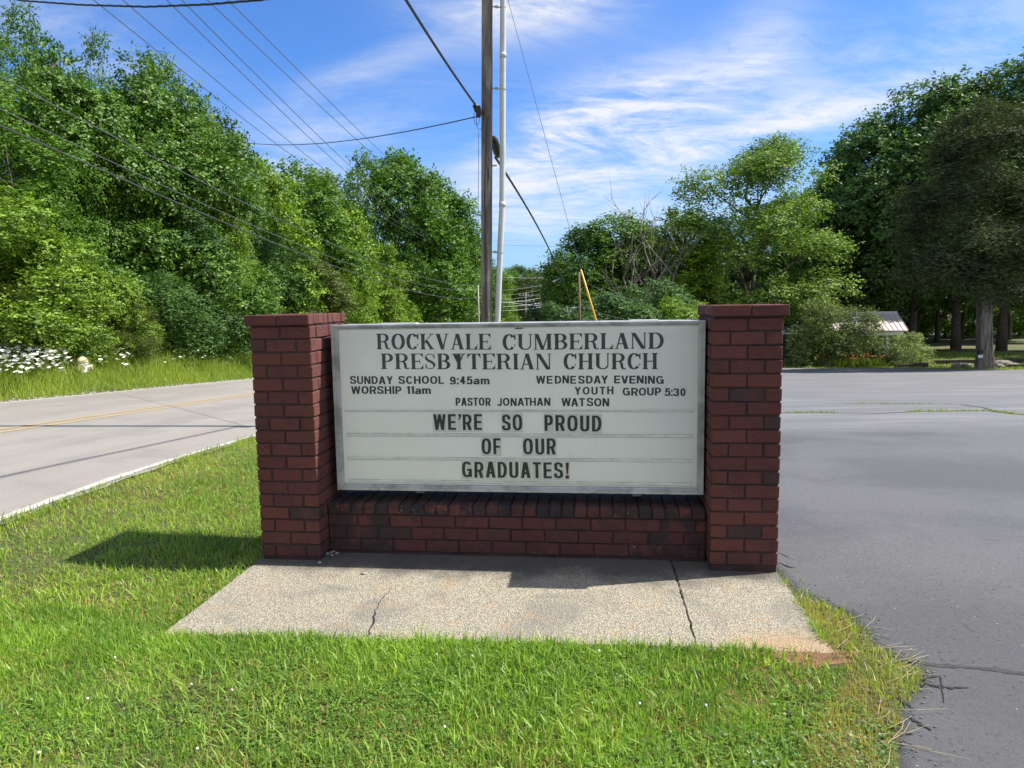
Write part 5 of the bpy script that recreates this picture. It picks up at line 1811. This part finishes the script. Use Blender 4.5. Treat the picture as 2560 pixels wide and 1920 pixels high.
# ------------------------------------------------------------------ house beyond the lot
def house():
    Y = 58.0
    P = at(2262, 905, Y)
    zg = H1(P[0] - 3, Y)
    R_ = lambda px, py, YY=Y: at(px, py, YY)
    r = tag(empty('house', (R_(2150, 900)[0], Y, zg)), 'small white house with a pinkish metal porch roof behind flowering bushes', 'house')
    o0 = np.array([R_(2150, 900)[0], Y, zg])
    q = lambda px, py, YY=Y: at(px, py, YY) - o0
    # metal roof: ridge, eave; sheets with standing seams
    A = q(2040, 783, 62.5); Bq = q(2243, 782, 62.5); C_ = q(2271, 826, 57.2); D_ = q(2078, 826, 57.2)
    b = MB()
    th = np.array([0, 0, -.08])
    b.add([A, Bq, C_, D_, A + th, Bq + th, C_ + th, D_ + th], [(0, 3, 2, 1), (4, 5, 6, 7), (0, 1, 5, 4), (1, 2, 6, 5), (2, 3, 7, 6), (3, 0, 4, 7)])
    rf = b.build('metal_roof', MAT['metal_roof'], r)
    for k in range(17):
        t = k / 16
        s_, e_ = A * (1 - t) + Bq * t, D_ * (1 - t) + C_ * t
        MB().tube([s_ + [0, 0, .03], e_ + [0, 0, .03]], .022, 4).build('seam', MAT['metal_roof'], rf)
    MB().tube([A + [0, 0, .05], Bq + [0, 0, .05]], .06, 6).build('ridge_cap', MAT['white_paint'], rf)
    # back slope
    E_, F_ = A + [0.6, 5, -2.6], Bq + [0.6, 5, -2.6]
    MB().add([A, Bq, F_, E_, A + th, Bq + th, F_ + th, E_ + th], [(0, 1, 2, 3), (7, 6, 5, 4), (1, 5, 6, 2), (3, 7, 4, 0)]).build('metal_roof', MAT['metal_roof'], r)
    fz = C_[2]
    MB().box(D_[0] + .2, -0.75, fz - .36, C_[0] - .35, -.67, fz - .09).build('fascia', MAT['white_paint'], r)
    for px in (2093, 2138, 2192, 2221, 2250):
        xx = q(px, 850, 57.3)[0]
        MB().box(xx - .07, -.62, 0.25, xx + .07, -.48, fz - .3).build('porch_post', MAT['white_paint'], r)
    MB().box(D_[0] + .3, -.9, -.1, C_[0] - .4, 1.6, .28).build('porch_floor', MAT['timber'], r)
    for k, zz in enumerate((.45, 1.0)):
        MB().box(D_[0] + .3, -.6, zz, C_[0] - .4, -.54, zz + .06).build('porch_rail', MAT['white_paint'], r)
    x0, x1 = D_[0] + .1, C_[0] - 1.0
    MB().box(x0, 1.6, 0, x1, 7.2, fz + 1.0).build('wall', MAT['house_wall'], r)
    for (wa, wb_) in ((.6, 1.6), (4.2, 5.2)):
        w_ = MB().box(x0 + wa, 1.56, .95, x0 + wb_, 1.62, 2.15).build('window', MAT['white_paint'], r)
        MB().box(x0 + wa + .07, 1.54, 1.02, x0 + wb_ - .07, 1.57, 2.08).build('pane', MAT['dark_glass'], w_)
    d_ = MB().box(x0 + 2.4, 1.56, .28, x0 + 3.3, 1.62, 2.3).build('door', MAT['white_paint'], r)
    # shingled wing at the left
    L0 = q(1930, 829, 57.5); L1 = q(2062, 829, 57.5); T0 = q(2006, 796, 61.5); T1 = q(2090, 790, 61.5)
    b = MB(); b.add([L0, L1, T1, T0, L0 + th, L1 + th, T1 + th, T0 + th], [(0, 1, 2, 3), (7, 6, 5, 4), (0, 4, 5, 1), (3, 7, 4, 0)]); b.build('shingle_roof', MAT['roof_shingle'], r)
    S0 = q(1930, 829, 57.5) + [0, 0, -.1]; S1 = q(1992, 829, 57.5) + [0, 0, -.1]
    MB().box(S0[0], -.55, S0[2] - .12, S1[0], 0.3, S0[2]).build('soffit', MAT['white_paint'], r)
    MB().box(L0[0] + .3, 1.2, 0, L1[0] + .6, 7, L0[2] - .1).build('wall', MAT['roof_shingle'], r)
    pa, pb = q(1970, 832, 58.9), q(1982, 862, 58.9)
    MB().box(pa[0], 1.0, pb[2] - .4, pb[0], 1.16, pa[2]).build('door', MAT['white_paint'], r)
    pa, pb = q(2090, 838, 57), q(2114, 866, 57)
    w_ = MB().box(pa[0], 1.44, pb[2], pb[0], 1.5, pa[2]).build('window', MAT['white_paint'], r)
    MB().box(pa[0] + .06, 1.42, pb[2] + .06, pb[0] - .06, 1.445, pa[2] - .06).build('pane', MAT['dark_glass'], w_)


house()
# bushes by the house
def bush(px, top, Y, color, label, wide=1.0, key='shrub', petals=None, n=0):
    r = plant_px(key, px, top, Y, color, label, wide, name='bush', cat='bush', group='bushes in front of the house')
    if petals:
        b = MB()
        s = r.scale[0]
        for _ in range(n):
            a_ = rnd.uniform(0, 6.28); u = rnd.uniform(.3, 1)
            rr = 1.55 * math.sqrt(max(0, 1 - (u - .4) ** 2 * 2.2)) * rnd.uniform(.7, 1.05)
            b.ball((rr * math.cos(a_), rr * math.sin(a_), u * 2.6), .04, (1, 1, .8), 4, 3, .3)
        b.build('blossoms', MAT[petals], r)['kind'] = 'stuff'
    return r


bush(2042, 758, 54, (.12, .175, .065), 'tall loose bush left of the porch with arching branches', .62, 'shrub', 'pink_petal', 10)
bush(2078, 768, 55, (.10, .15, .055), 'high grey green bush between the shingled wing and the porch', .8, 'shrub', 'pink_petal', 8)
bush(2138, 775, 53.5, (.12, .165, .065), 'big bush with pinkish white blossom in front of the metal roof', .72, 'shrub', 'pink_petal', 22)
bush(2196, 858, 53, (.085, .13, .045), 'shorter bush under the right end of the metal roof', 1.0)
bush(2110, 862, 52.6, (.09, .15, .05), 'low bush behind the daylilies', .9)
bush(2276, 836, 52.5, (.20, .27, .12), 'dense rounded bush right of the porch', 1.0)
bush(1990, 872, 54.5, (.04, .08, .03), 'dark bush under the shingled eave', .8)
# daylilies
for k, (px, py, n, Y) in enumerate([(2062, 893, 22, 53), (2034, 891, 12, 53.5), (2120, 905, 14, 51.5), (2150, 912, 16, 51), (2182, 908, 14, 51.2), (2105, 899, 8, 52)]):
    p_ = at(px, py, Y)
    z0 = H1(p_[0], Y)
    r = tag(empty('daylily_clump', (p_[0], Y, z0)), ['largest clump of orange daylilies left of the timber steps', 'thin clump of orange daylilies under the dark bush', 'orange daylilies right of the timber steps', 'yellow green daylily clump at the lot edge with few orange flowers',
            'orange daylilies below the big blossom bush', 'small orange daylily clump beside the steps'][k], 'flowers', 'daylilies by the house')
    nb = 260
    rg_ = np.random.default_rng(80 + k)
    P = np.stack([rg_.normal(0, .38, nb), rg_.normal(0, .3, nb), np.zeros(nb)], 1)
    D = nrm(np.stack([rg_.normal(0, .5, nb), rg_.normal(0, .5, nb), np.ones(nb)], 1))
    V, Fq = leaves(P, D, nrm(rg_.normal(0, 1, (nb, 3))), .7, .06, rg_)
    lm = np_mesh('foliage', V, Fq, rg_.uniform(0, 1, nb)); o = link('foliage', lm, MAT['leaf'], r); o.color = (.12, .17, .03, 1)
    b = MB()
    for _ in range(int(n * .6)):
        cx_, cy_, cz_ = rnd.gauss(0, .38), rnd.gauss(0, .3), rnd.uniform(.6, .95)
        for j in range(5):
            a_ = j * 1.257
            e = np.array([math.cos(a_) * .10, math.sin(a_) * .10, .06])
            sdw = np.array([-math.sin(a_), math.cos(a_), 0]) * .035
            c0 = np.array([cx_, cy_, cz_])
            b.add([c0, c0 + e * .6 + sdw, c0 + e, c0 + e * .6 - sdw], [(0, 1, 2, 3)])
    b.build('petals', MAT['orange_petal'], r)['kind'] = 'stuff'

# planting bed, steps, landscape timbers, stones
def on_ground_box(name, pa, pb, Y, w, h_, mat, label, cat, group=None):
    a = at(pa[0], pa[1], Y); b_ = at(pb[0], pb[1], Y)
    za, zb_ = H1(a[0], Y), H1(b_[0], Y)
    o = MB().add([(a[0], Y - w / 2, za - .05), (b_[0], Y - w / 2, zb_ - .05), (b_[0], Y + w / 2, zb_ - .05), (a[0], Y + w / 2, za - .05), (a[0], Y - w / 2, za + h_), (b_[0], Y - w / 2, zb_ + h_), (b_[0], Y + w / 2, zb_ + h_), (a[0], Y + w / 2, za + h_)],
                 [(0, 1, 5, 4), (1, 2, 6, 5), (2, 3, 7, 6), (3, 0, 4, 7), (4, 5, 6, 7)]).build(name, mat)
    return tag(o, label, cat, group)


on_ground_box('landscape_timber', (2285, 912), (2318, 912), 50, .3, .32, MAT['timber'], 'dark landscape timber in front of the rounded bush', 'timber', 'timbers edging the lawn')
on_ground_box('landscape_timber', (2240, 915), (2300, 915), 50.6, .25, .22, MAT['timber'], 'long low timber left of the rounded bush foot', 'timber', 'timbers edging the lawn')
on_ground_box('landscape_timber', (2320, 905), (2560, 905), 53.5, .25, .3, MAT['timber'], 'very long low timber border running right across the shaded lawn', 'timber', 'timbers edging the lawn')
on_ground_box('landscape_timber', (2525, 905), (2640, 905), 47, .25, .22, MAT['timber'], 'timber border at the right edge behind the tan trunk', 'timber', 'timbers edging the lawn')
st = tag(empty('garden_steps', tuple(at(2090, 905, 52.0)[:2]) + (H1(at(2090, 905, 52.0)[0], 52.0),)), 'short flight of dark timber steps between the daylilies', 'steps')
for k in range(3):
    MB().cham(-.8, k * .4 - .2, -.1, .8, k * .4 + .2, .15 + .16 * k, .02, .01).build('step', MAT['timber'], st)
for k, (px, py, Y, s_) in enumerate([(2400, 915, 48, .42), (2412, 913, 48.5, .35), (2505, 908, 49.5, .5), (2515, 905, 50, .38), (2495, 918, 47, .3), (2530, 914, 48, .34)]):
    p_ = at(px, py, Y)
    o = MB().ball((0, 0, 0), s_, (1.5, 1, .6), 9, 6, .14).build('boulder', MAT['stone'], None, False, (p_[0], Y, H1(p_[0], Y) + s_ * .3))
    tag(o, ['flat stone left of the tan trunk', 'second flat stone close beside the first, left of the tan trunk', 'largest stone right of the tan trunk', 'stone perched behind the largest one right of the tan trunk', 'small stone at the root of the tan trunk', 'stone nearest the right edge on the lawn'][k], 'stone', 'stones on the lawn')
# tan trunk
TY = 46.0
tb = at(2463, 926, TY)
tz = H1(tb[0], TY)
tr_ = cedar
bpy.context.view_layer.update()
cinv = np.array(cedar.matrix_world.inverted())
def tocedar(me_):
    me_.transform(cedar.matrix_world.inverted() @ Matrix.Translation((tb[0], TY, tz)))
    return me_
b = MB()
pp = []
rr_l = []
for py, xc, w in ((950, 2465, 60), (925, 2465, 52), (900, 2462, 42), (860, 2461, 38), (800, 2461, 36), (740, 2462, 33), (700, 2459, 30), (680, 2458, 27)):
    p_ = at(xc, py, TY)
    pp.append(p_ - np.array([tb[0], TY, tz])); rr_l.append(w / 2 / F_PX * TY)
b.tube(pp, rr_l, 16)
for k in range(len(b.v)):
    if rnd.random() < .5:
        a_ = pp[k // 16]; j = 1 + rnd.gauss(0, .035)
        b.v[k] = (a_[0] + (b.v[k][0] - a_[0]) * j, a_[1] + (b.v[k][1] - a_[1]) * j, b.v[k][2])
trk = link('trunk', tocedar(b.mesh('trunk', True)), MAT['bark_dead'], cedar)
for (px, py, s_) in ((2479, 770, .16), (2478, 790, .12), (2478, 850, .12)):
    p_ = at(px, py, TY - .2) - np.array([tb[0], TY, tz])
    link('burl', tocedar(MB().ball(tuple(p_), s_, (1, 1, 1.3), 7, 5, .1).mesh('burl', True)), MAT['bark_dead'], trk)
for (px, py, yy, s_) in ((2455, 650, 45.0, .42), (2485, 655, 45.3, .36)):
    p_ = at(px, py, yy)
    me_ = ARCH['juniper'][0].copy()
    me_.transform(cedar.matrix_world.inverted() @ Matrix.Translation((p_[0], yy, p_[2] - 6 * s_ * .5)) @ Matrix.Diagonal((s_ * 1.3, s_ * .8, s_, 1)))
    o = link('bough', me_, None, cedar)
    o.color = (.050, .062, .032, 1)
# post with a black box and a white notice
p_ = at(2447, 927, 44.5); z0 = H1(p_[0], 44.5)
bx = tag(empty('notice_post', (p_[0], 44.5, z0)), 'short post with a black box and small white notice before the tan trunk', 'post')
MB().cham(-.07, -.07, -.2, .07, .07, 1.25, .01).build('post', MAT['bark_dead'], bx)
MB().cham(-.12, -.14, .95, .14, .04, 1.22, .01).build('box', MAT['black_rubber'], bx)
MB().box(-.15, -.12, .72, .12, -.10, .90).build('notice', MAT['white_paint'], bx)

# ------------------------------------------------------------------ fire hydrant
HY = 18.4
hp = at(205, 905, HY)
hz_ = at(205, 886, HY)[2] - .86
hy = tag(empty('fire_hydrant', (hp[0], HY, hz_), .4), 'cream fire hydrant with a green cap half hidden in the roadside grass and flowers', 'fire hydrant')
MB().lathe((0, 0, 0), [(.16, 0), (.16, .04), (.10, .05), (.10, .38), (.15, .39), (.15, .44), (.115, .45), (.115, .60), (.14, .61), (.14, .65)], 14).build('barrel', MAT['hydrant_white'], hy, True)
MB().lathe((0, 0, .65), [(.15, 0), (.14, .05), (.11, .11), (.06, .15), (.03, .16)], 14).build('bonnet', MAT['hydrant_cream'], hy, True)
MB().lathe((0, 0, .81), [(.03, 0), (.03, .06)], 5).build('cap_nut', MAT['hydrant_green'], hy)
for a_ in (0, PI, -PI / 2):
    d = np.array([math.cos(a_), math.sin(a_), 0])
    nz = MB().tube([np.array([0, 0, .53]) + d * .09, np.array([0, 0, .53]) + d * .20], .055 if a_ != -PI / 2 else .075, 10).build('outlet', MAT['hydrant_white'], hy)
    MB().tube([np.array([0, 0, .53]) + d * .20, np.array([0, 0, .53]) + d * .225], .07 if a_ != -PI / 2 else .09, 8).build('cap', MAT['hydrant_cream'], nz)

# ------------------------------------------------------------------ grass, flowers, litter
def in_pad(x, y, m=0.0):
    u, v = w2loc(x, y)
    return (u > -.02 - m) & (u < 3.165 + m) & (v > -1.05 + .022 * u - m) & (v < .8 + m)


def blades(name, X, Y, hmean, w, lean, color, label, cat, mat='blade', zoff=0.0, seed=1, hvar=.35, bank=False, tintc=None, zf=None):
    rng = np.random.default_rng(seed)
    n = len(X)
    Z = hgt(X, Y) + zoff
    if bank:
        d = road_x(ROAD_W + 0.4, Y) - X
        Z = Z + np.clip(d / 4.0, 0, 1) * 0.5 + np.clip((d - 4) / 12, 0, 1) * 1.0
    h = hmean * np.clip(rng.normal(1, hvar, n), .3, 2.2)
    if zf is not None: h = h * zf
    a = rng.uniform(0, 2 * PI, n)
    ln = lean * np.abs(rng.normal(.5, .5, n)) * h
    dx_, dy_ = np.cos(a) * ln, np.sin(a) * ln
    b = a + rng.normal(PI / 2, .7, n)
    wx_, wy2 = np.cos(b) * w * rng.uniform(.6, 1.3, n) / 2, np.sin(b) * w / 2
    P = np.stack([X, Y, Z - .005], 1)
    hv = np.sqrt(np.maximum(h ** 2 - ln ** 2 * .6, (h * .35) ** 2))
    M_ = P + np.stack([dx_ * .35, dy_ * .35, hv * .6], 1)
    T_ = P + np.stack([dx_, dy_, hv], 1)
    W_ = np.stack([wx_, wy2, np.zeros(n)], 1)
    V = np.stack([P - W_, P + W_, M_ + W_ * .85, M_ - W_ * .85, T_ + W_ * .12, T_ - W_ * .12], 1).reshape(-1, 3)
    k = np.arange(n)[:, None] * 6
    Fq = np.concatenate([k + np.array([[0, 1, 2, 3]]), k + np.array([[3, 2, 4, 5]])], 0)
    t = np.clip(rng.beta(2, 2.2, n) if tintc is None else tintc + rng.normal(0, .12, n), 0, 1)
    o = link(name, np_mesh(name, V, Fq, np.concatenate([t, t])), MAT[mat])
    o.color = (*color, 1)
    return tag(o, label, cat, kind='stuff')


def nz2(X, Y, s, seed=0):
    """cheap smooth value noise"""
    r = np.random.default_rng(900 + seed).uniform(0, 1, (64, 64))
    x = X * s; y = Y * s
    xi = np.floor(x).astype(int); yi = np.floor(y).astype(int)
    fx = x - xi; fy = y - yi
    fx = fx * fx * (3 - 2 * fx); fy = fy * fy * (3 - 2 * fy)
    g_ = lambda i, j: r[i % 64, j % 64]
    return (g_(xi, yi) * (1 - fx) + g_(xi + 1, yi) * fx) * (1 - fy) + (g_(xi, yi + 1) * (1 - fx) + g_(xi + 1, yi + 1) * fx) * fy


def lawn_ok(X, Y, m=0.0):
    u, v = w2loc(X, Y)
    ok = ~in_pad(X, Y, m) & (X < lot_left(Y) - .0) & (X > road_x(-0.06, Y))
    ok &= ~((u > -.02) & (u < .41) & (v > -.02) & (v < .65)) & ~((u > 2.76) & (u < 3.2) & (v > -.02) & (v < .65))
    return ok


def scatter(n, x0, x1, y0, y1, seed):
    rng = np.random.default_rng(seed)
    return rng.uniform(x0, x1, n), rng.uniform(y0, y1, n), rng


# only where the ground is in view or just beside it
def view_keep(X, Y, m=.12): return np.abs(X / np.maximum(Y, .1)) < .70 + m


G_LAWN = (.165, .31, .055)
X, Y, rg_ = scatter(330000, -3.6, 2.1, 1.85, 3.75, 1)
dry = np.clip((X - lot_left(Y) + .42) / .35, 0, 1) * np.clip((3.4 - Y) * 3, 0, 1) + np.clip((X - 1.42) / .15, 0, 1) * (Y > 2.9)
dry = np.clip(dry, 0, 1)
keep = lawn_ok(X, Y, -.006) & view_keep(X, Y) & (rg_.uniform(0, 1, len(X)) < (.50 + .5 * nz2(X, Y, 5, 1)) * (1 - .55 * dry)) & ~((np.hypot((X - 1.34) * .8, (Y - 3.15) * 1.25) < .15))
X, Y, dry = X[keep], Y[keep], dry[keep]
cl_ = nz2(X, Y, 9, 3)
near_edge = np.exp(-((Y - 3.35) / .18) ** 2)
m_ = dry < .35
blades('lawn_grass', X[m_], Y[m_], .032, .0050, 1.35, G_LAWN, 'thick bright green lawn grass in the foreground before the concrete pad', 'grass', seed=2, tintc=.12 + .75 * nz2(X[m_], Y[m_], 3, 4), zf=(.55 + .7 * cl_ + .75 * near_edge)[m_])
blades('dry_grass', X[~m_], Y[~m_], .040, .0034, 1.2, (.27, .29, .09), 'thin dry creeping grass along the broken edge of the asphalt', 'grass', seed=3, tintc=.45 + .3 * nz2(X[~m_], Y[~m_], 6, 5))
# broad blades and clover mixed in
X, Y, rg_ = scatter(34000, -3.6, 2.0, 1.85, 3.7, 4)
keep = lawn_ok(X, Y, 0) & view_keep(X, Y) & (nz2(X, Y, 2.2, 8) * rg_.uniform(.4, 1.3, len(X)) > .35) & (X < lot_left(Y) - .35)
blades('coarse_grass', X[keep], Y[keep], .055, .008, 1.1, (.20, .34, .07), 'broader coarse grass blades standing out of the foreground lawn', 'grass', seed=5, tintc=.35 + .4 * nz2(X[keep], Y[keep], 4, 6))
X, Y, rg_ = scatter(60000, -3.6, 1.9, 1.85, 3.6, 6)
keep = lawn_ok(X, Y, .01) & view_keep(X, Y) & (nz2(X, Y, 2.6, 11) > .45)
X, Y = X[keep], Y[keep]
n = len(X)
P = np.stack([X, Y, hgt(X, Y) + rg_.uniform(.008, .03, n)], 1)
a_ = rg_.uniform(0, 6.28, n)
V, Fq = leaves(P, np.stack([np.cos(a_), np.sin(a_), rg_.uniform(-.1, .3, n)], 1), nrm(np.stack([rg_.normal(0, .3, n), rg_.normal(0, .3, n), np.ones(n)], 1)), .014, .95, rg_)
o = link('clover', np_mesh('clover', V, Fq, rg_.uniform(0, .7, n)), MAT['blade']); o.color = (.12, .25, .05, 1)
tag(o, 'low round clover leaves between the blades of the foreground lawn', 'clover', kind='stuff')
b = MB()
for _ in range(20):
    x, y = rnd.uniform(-2.2, 1.2), rnd.uniform(2.1, 3.3)
    if not lawn_ok(np.array([x]), np.array([y]), .05)[0]: continue
    b.ball((x, y, H1(x, y) + .035), .0055, (1, 1, 1), 6, 4, .2)
tag(b.build('clover_blossoms', MAT['white_petal']), 'tiny round white clover blossoms dotted over the foreground lawn', 'flowers', kind='stuff')
# dead thatch between the blades
X, Y, rg_ = scatter(120000, -3.6, 2.1, 1.85, 3.75, 9)
keep = lawn_ok(X, Y, 0) & view_keep(X, Y) & (rg_.uniform(0, 1, len(X)) < .05 + 1.0 * nz2(X, Y, 1.7, 22))
blades('thatch', X[keep], Y[keep], .034, .0034, 1.6, (.30, .235, .12), 'brown dead grass lying between the green blades', 'grass', seed=10)
# lawn left of and behind the sign
X, Y, rg_ = scatter(330000, -5.2, 1.9, 3.6, 9.5, 12)
bare = np.clip(nz2(X, Y, 1.3, 41) * 2.6 - 1.5, 0, .7) + np.exp(-(((X + 3.25) / .5) ** 2 + ((Y - 5.9) / .35) ** 2)) + np.exp(-((X - road_x(-0.25, Y)) / .22) ** 2) * .8 + np.exp(-(((X + 2.2) / .5) ** 2 + ((Y - 6.9) / .5) ** 2)) * .7
left = (X / Y < -.28)
keep = lawn_ok(X, Y, -.006) & (rg_.uniform(0, 1, len(X)) < np.where(left, 1 - .25 * (Y > 6), .16) * (1 - .6 * np.clip(bare, 0, 1)) * (.65 + .35 * nz2(X, Y, 4, 1))) & (view_keep(X, Y, .2))
X, Y, bare = X[keep], Y[keep], bare[keep]
blades('lawn_grass', X, Y, .042, .0068, 1.25, (.185, .315, .06), 'mown lawn between the road and the sign', 'grass', seed=13, tintc=.25 + .45 * nz2(X, Y, 2, 4) + .3 * np.clip(bare, 0, 1), zf=.6 + .7 * nz2(X, Y, 6, 7))
X, Y, rg_ = scatter(60000, -5.2, 1.9, 3.6, 12, 14)
keep = lawn_ok(X, Y, 0) & view_keep(X, Y, .2)
blades('thatch', X[keep], Y[keep], .035, .006, 1.8, (.33, .25, .13), 'brown dead grass in the lawn beside the road', 'grass', seed=15)
X, Y, rg_ = scatter(70000, -5, 7, 9.5, 40, 16)
keep = lawn_ok(X, Y, 0)
blades('lawn_grass', X[keep], Y[keep], .09, .014, .9, G_LAWN, 'grass strip behind the sign between the road and the parking lot', 'grass', seed=17)
n = 9000
rg_ = np.random.default_rng(61)
Y = rg_.uniform(4.2, 22, n)
X = road_x(-.05 - np.abs(rg_.normal(0, .09, n)) * (.4 + nz2(Y * 0, Y, 2.0, 51)), Y)
keep = nz2(Y * 0 + 2, Y, 2.6, 52) + rg_.uniform(-.2, .2, n) > .28
blades('edge_grass', X[keep], Y[keep], .05, .007, 1.3, (.20, .29, .07), 'low ragged grass growing over the near edge of the road', 'grass', zoff=.012, seed=62)
# verge beyond the road: tall weeds
n = 95000
rg_ = np.random.default_rng(18)
Y = rg_.uniform(9.5, 46, n) ** 1.0
off = ROAD_W + .25 + rg_.beta(1.2, 1.2, n) * 5.2
X = road_x(off, Y)
zf = np.clip((off - ROAD_W - .1) / 1.6, .12, 1)
zf = np.where((np.abs(X / Y - hp[0] / HY) < .016) & (Y < HY + .1), zf * .9, zf)
blades('verge_grass', X, Y, .60, .011, .55, (.20, .30, .06), 'tall pale green grass on the far verge of the road', 'grass', seed=19, zf=zf, bank=True, tintc=.3 + .5 * nz2(X, Y, .8, 9), hvar=.3)
n = 9000
Y = rg_.uniform(9.5, 46, n); off = ROAD_W + 1.2 + rg_.uniform(0, 1, n) * 4.5
X = road_x(off, Y)
keep = nz2(X, Y, .5, 21) > .45
X, Y = X[keep], Y[keep]; n = len(X)
d = road_x(ROAD_W + 0.4, Y) - X
P = np.stack([X, Y, hgt(X, Y) + np.clip(d / 4, 0, 1) * .5 + rg_.uniform(.1, .95, n)], 1)
V, Fq = leaves(P, nrm(rg_.normal(0, 1, (n, 3))), nrm(rg_.normal(0, .4, (n, 3)) + np.array([0, 0, 1])), .09, .5, rg_)
o = link('verge_weeds', np_mesh('verge_weeds', V, Fq, rg_.uniform(0, 1, n)), MAT['leaf']); o.color = (.10, .20, .035, 1)
tag(o, 'leafy weeds among the tall verge grass below the left trees', 'weeds', kind='stuff')
# umbels of white flowers on the verge
b = MB()
rq = random.Random(3)
cnt = 0
for k in range(13000):
    y = rq.uniform(10, 38)
    off = ROAD_W + rq.uniform(.6, 4.6)
    x = float(road_x(off, y))
    s_ = x / y
    pr_ = 1.0 if s_ < -.605 else (.16 if s_ < -.52 else .035)
    if off < ROAD_W + 1.4: pr_ *= .6
    if off > ROAD_W + 3.9: pr_ *= .3
    if rq.random() > pr_: continue
    if abs(s_ - hp[0] / HY) < .013 and y < HY + .3: continue
    d = off - ROAD_W - .4
    zg = H1(x, y) + min(max(d / 4, 0), 1) * .5
    hh_ = rq.uniform(.5, .9)
    r0 = rq.uniform(.03, .06)
    c0 = np.array([x, y, zg + hh_])
    tl = (rq.gauss(0, .25), rq.gauss(0, .25))
    vs = [c0 - np.array([0, 0, .02])]
    for j in range(7):
        a_ = j * PI * 2 / 7
        q_ = r0 * rq.uniform(.8, 1.15)
        vs.append(c0 + np.array([math.cos(a_) * q_, math.sin(a_) * q_, .01 + tl[0] * math.cos(a_) * q_ + tl[1] * math.sin(a_) * q_]))
    b.add(vs, [(0, 1 + j, 1 + (j + 1) % 7) for j in range(7)])
tag(b.build('white_wildflowers', MAT['white_petal']), 'mass of flat white wildflower heads on the verge across the road', 'wildflowers', kind='stuff')
# grass in the asphalt cracks
for cr, name_, dens in ((crack1, 'nearer', 1), (crack2, 'farther', .4)):
    X = []; Y = []
    for a, c in zip(cr[:-1], cr[1:]):
        L_ = math.dist(a, c)
        for _ in range(int(L_ * 260 * dens)):
            t = rnd.random()
            x = a[0] + (c[0] - a[0]) * t + rnd.gauss(0, .02); y = a[1] + (c[1] - a[1]) * t + rnd.gauss(0, .05)
            if nz2(np.array([x * 1.0]), np.array([3.3]), 2.2, 31)[0] > (.42 if name_ == 'nearer' else .52): X.append(x); Y.append(y)
    if X: blades('crack_grass', np.array(X), np.array(Y), .05, .007, 1.0, (.19, .26, .045), f'line of yellowish grass growing in the {name_} crack across the parking lot', 'grass', zoff=.02, seed=33)
# runners creeping over the asphalt edge and soil patches
soil = []
tag(link('soil_patch', np_mesh('soil_patch', [(1.35 + .19 * math.cos(a) * (1 + .22 * math.sin(5 * a) + .1 * math.sin(11 * a)), 3.15 + .10 * math.sin(a) * (1 + .25 * math.cos(3 * a)), H1(1.35 + .19 * math.cos(a), 3.15 + .10 * math.sin(a)) + .012) for a in np.linspace(0, 2 * PI, 25)[:-1]], [list(range(24))]), MAT['soil']), kind='structure')
pts = [(lot_left(y) - w_, y) for y in np.linspace(1.6, 3.5, 40) for w_ in (0,)]
V = []
for y in np.linspace(1.5, 4.15, 70):
    xl = float(lot_left(y)); wd = (.40 + .08 * math.sin(y * 7)) if y < 3.2 else .40 * max(.12, (4.15 - y)) + .02
    for k in range(5):
        x = xl + .03 - wd * k / 4
        V.append((x, y, H1(x, y) + (.008 if 0 < k < 4 else -.01)))
i = (np.arange(69)[:, None] * 5 + np.arange(4)[None]).ravel()
tag(link('bare_edge', np_mesh('bare_edge', V, np.stack([i, i + 5, i + 6, i + 1], 1), smooth=True), MAT['mulch']), kind='structure')
b = MB()
for _ in range(46):
    y = rnd.uniform(1.9, 3.5); x = float(lot_left(y)) - rnd.uniform(-.02, .2)
    a_ = rnd.gauss(.0, .7)
    p0 = np.array([x, y, H1(x, y) + .02]); ln = rnd.uniform(.08, .26)
    p1 = p0 + np.array([math.cos(a_) * ln * .5, math.sin(a_) * ln * .5, rnd.uniform(.005, .03)]); p2 = p0 + np.array([math.cos(a_ + .2) * ln, math.sin(a_ + .2) * ln, rnd.uniform(.0, .02)])
    b.tube([p0, p1, p2], [.0013, .0010, .0006], 4)
simple('straw', (.42, .34, .2), .8)
tag(b.build('grass_runners', MAT['straw']), 'pale dry grass runners creeping onto the asphalt', 'grass', kind='stuff')
b = MB()
for _ in range(380):
    y = rnd.uniform(1.8, 4.1); x = float(lot_left(y)) + rnd.gauss(-.03, .10)
    if in_pad(np.array([x]), np.array([y]))[0]: continue
    b.ball((x, y, H1(x, y) + .018), rnd.uniform(.002, .008), (1.2, 1, .6), 5, 3, .25)
simple('asphalt_crumb', (.12, .118, .115), .9)
tag(b.build('asphalt_crumbs', MAT['asphalt_crumb']), 'crumbs of broken asphalt along the ragged lot edge', 'gravel', kind='stuff')
X = rg_.uniform(1.45, 2.1, 5200); Y = rg_.uniform(1.9, 4.15, 5200)
keep = (X < lot_left(Y) + .03 * rg_.normal(0, 1, 5200)) & (X > lot_left(Y) - .45) & ~in_pad(X, Y, .003)
blades('creeping_grass', X[keep], Y[keep], .05, .0045, 1.3, (.22, .32, .07), 'green creeping grass spilling from the lawn over the asphalt edge', 'grass', zoff=.008, seed=40)
# lawn across the lot, partly shaded
n = 42000
X = rg_.uniform(9, 44, n); Y = rg_.uniform(34, 66, n)
keep = (Y > lot_far(X)) & (X / Y > .3) & (X / Y < .85) & (Y < 66)
blades('far_lawn', X[keep], Y[keep], .12, .035, .7, (.17, .27, .04), 'lawn beyond the parking lot around the house', 'grass', seed=41)
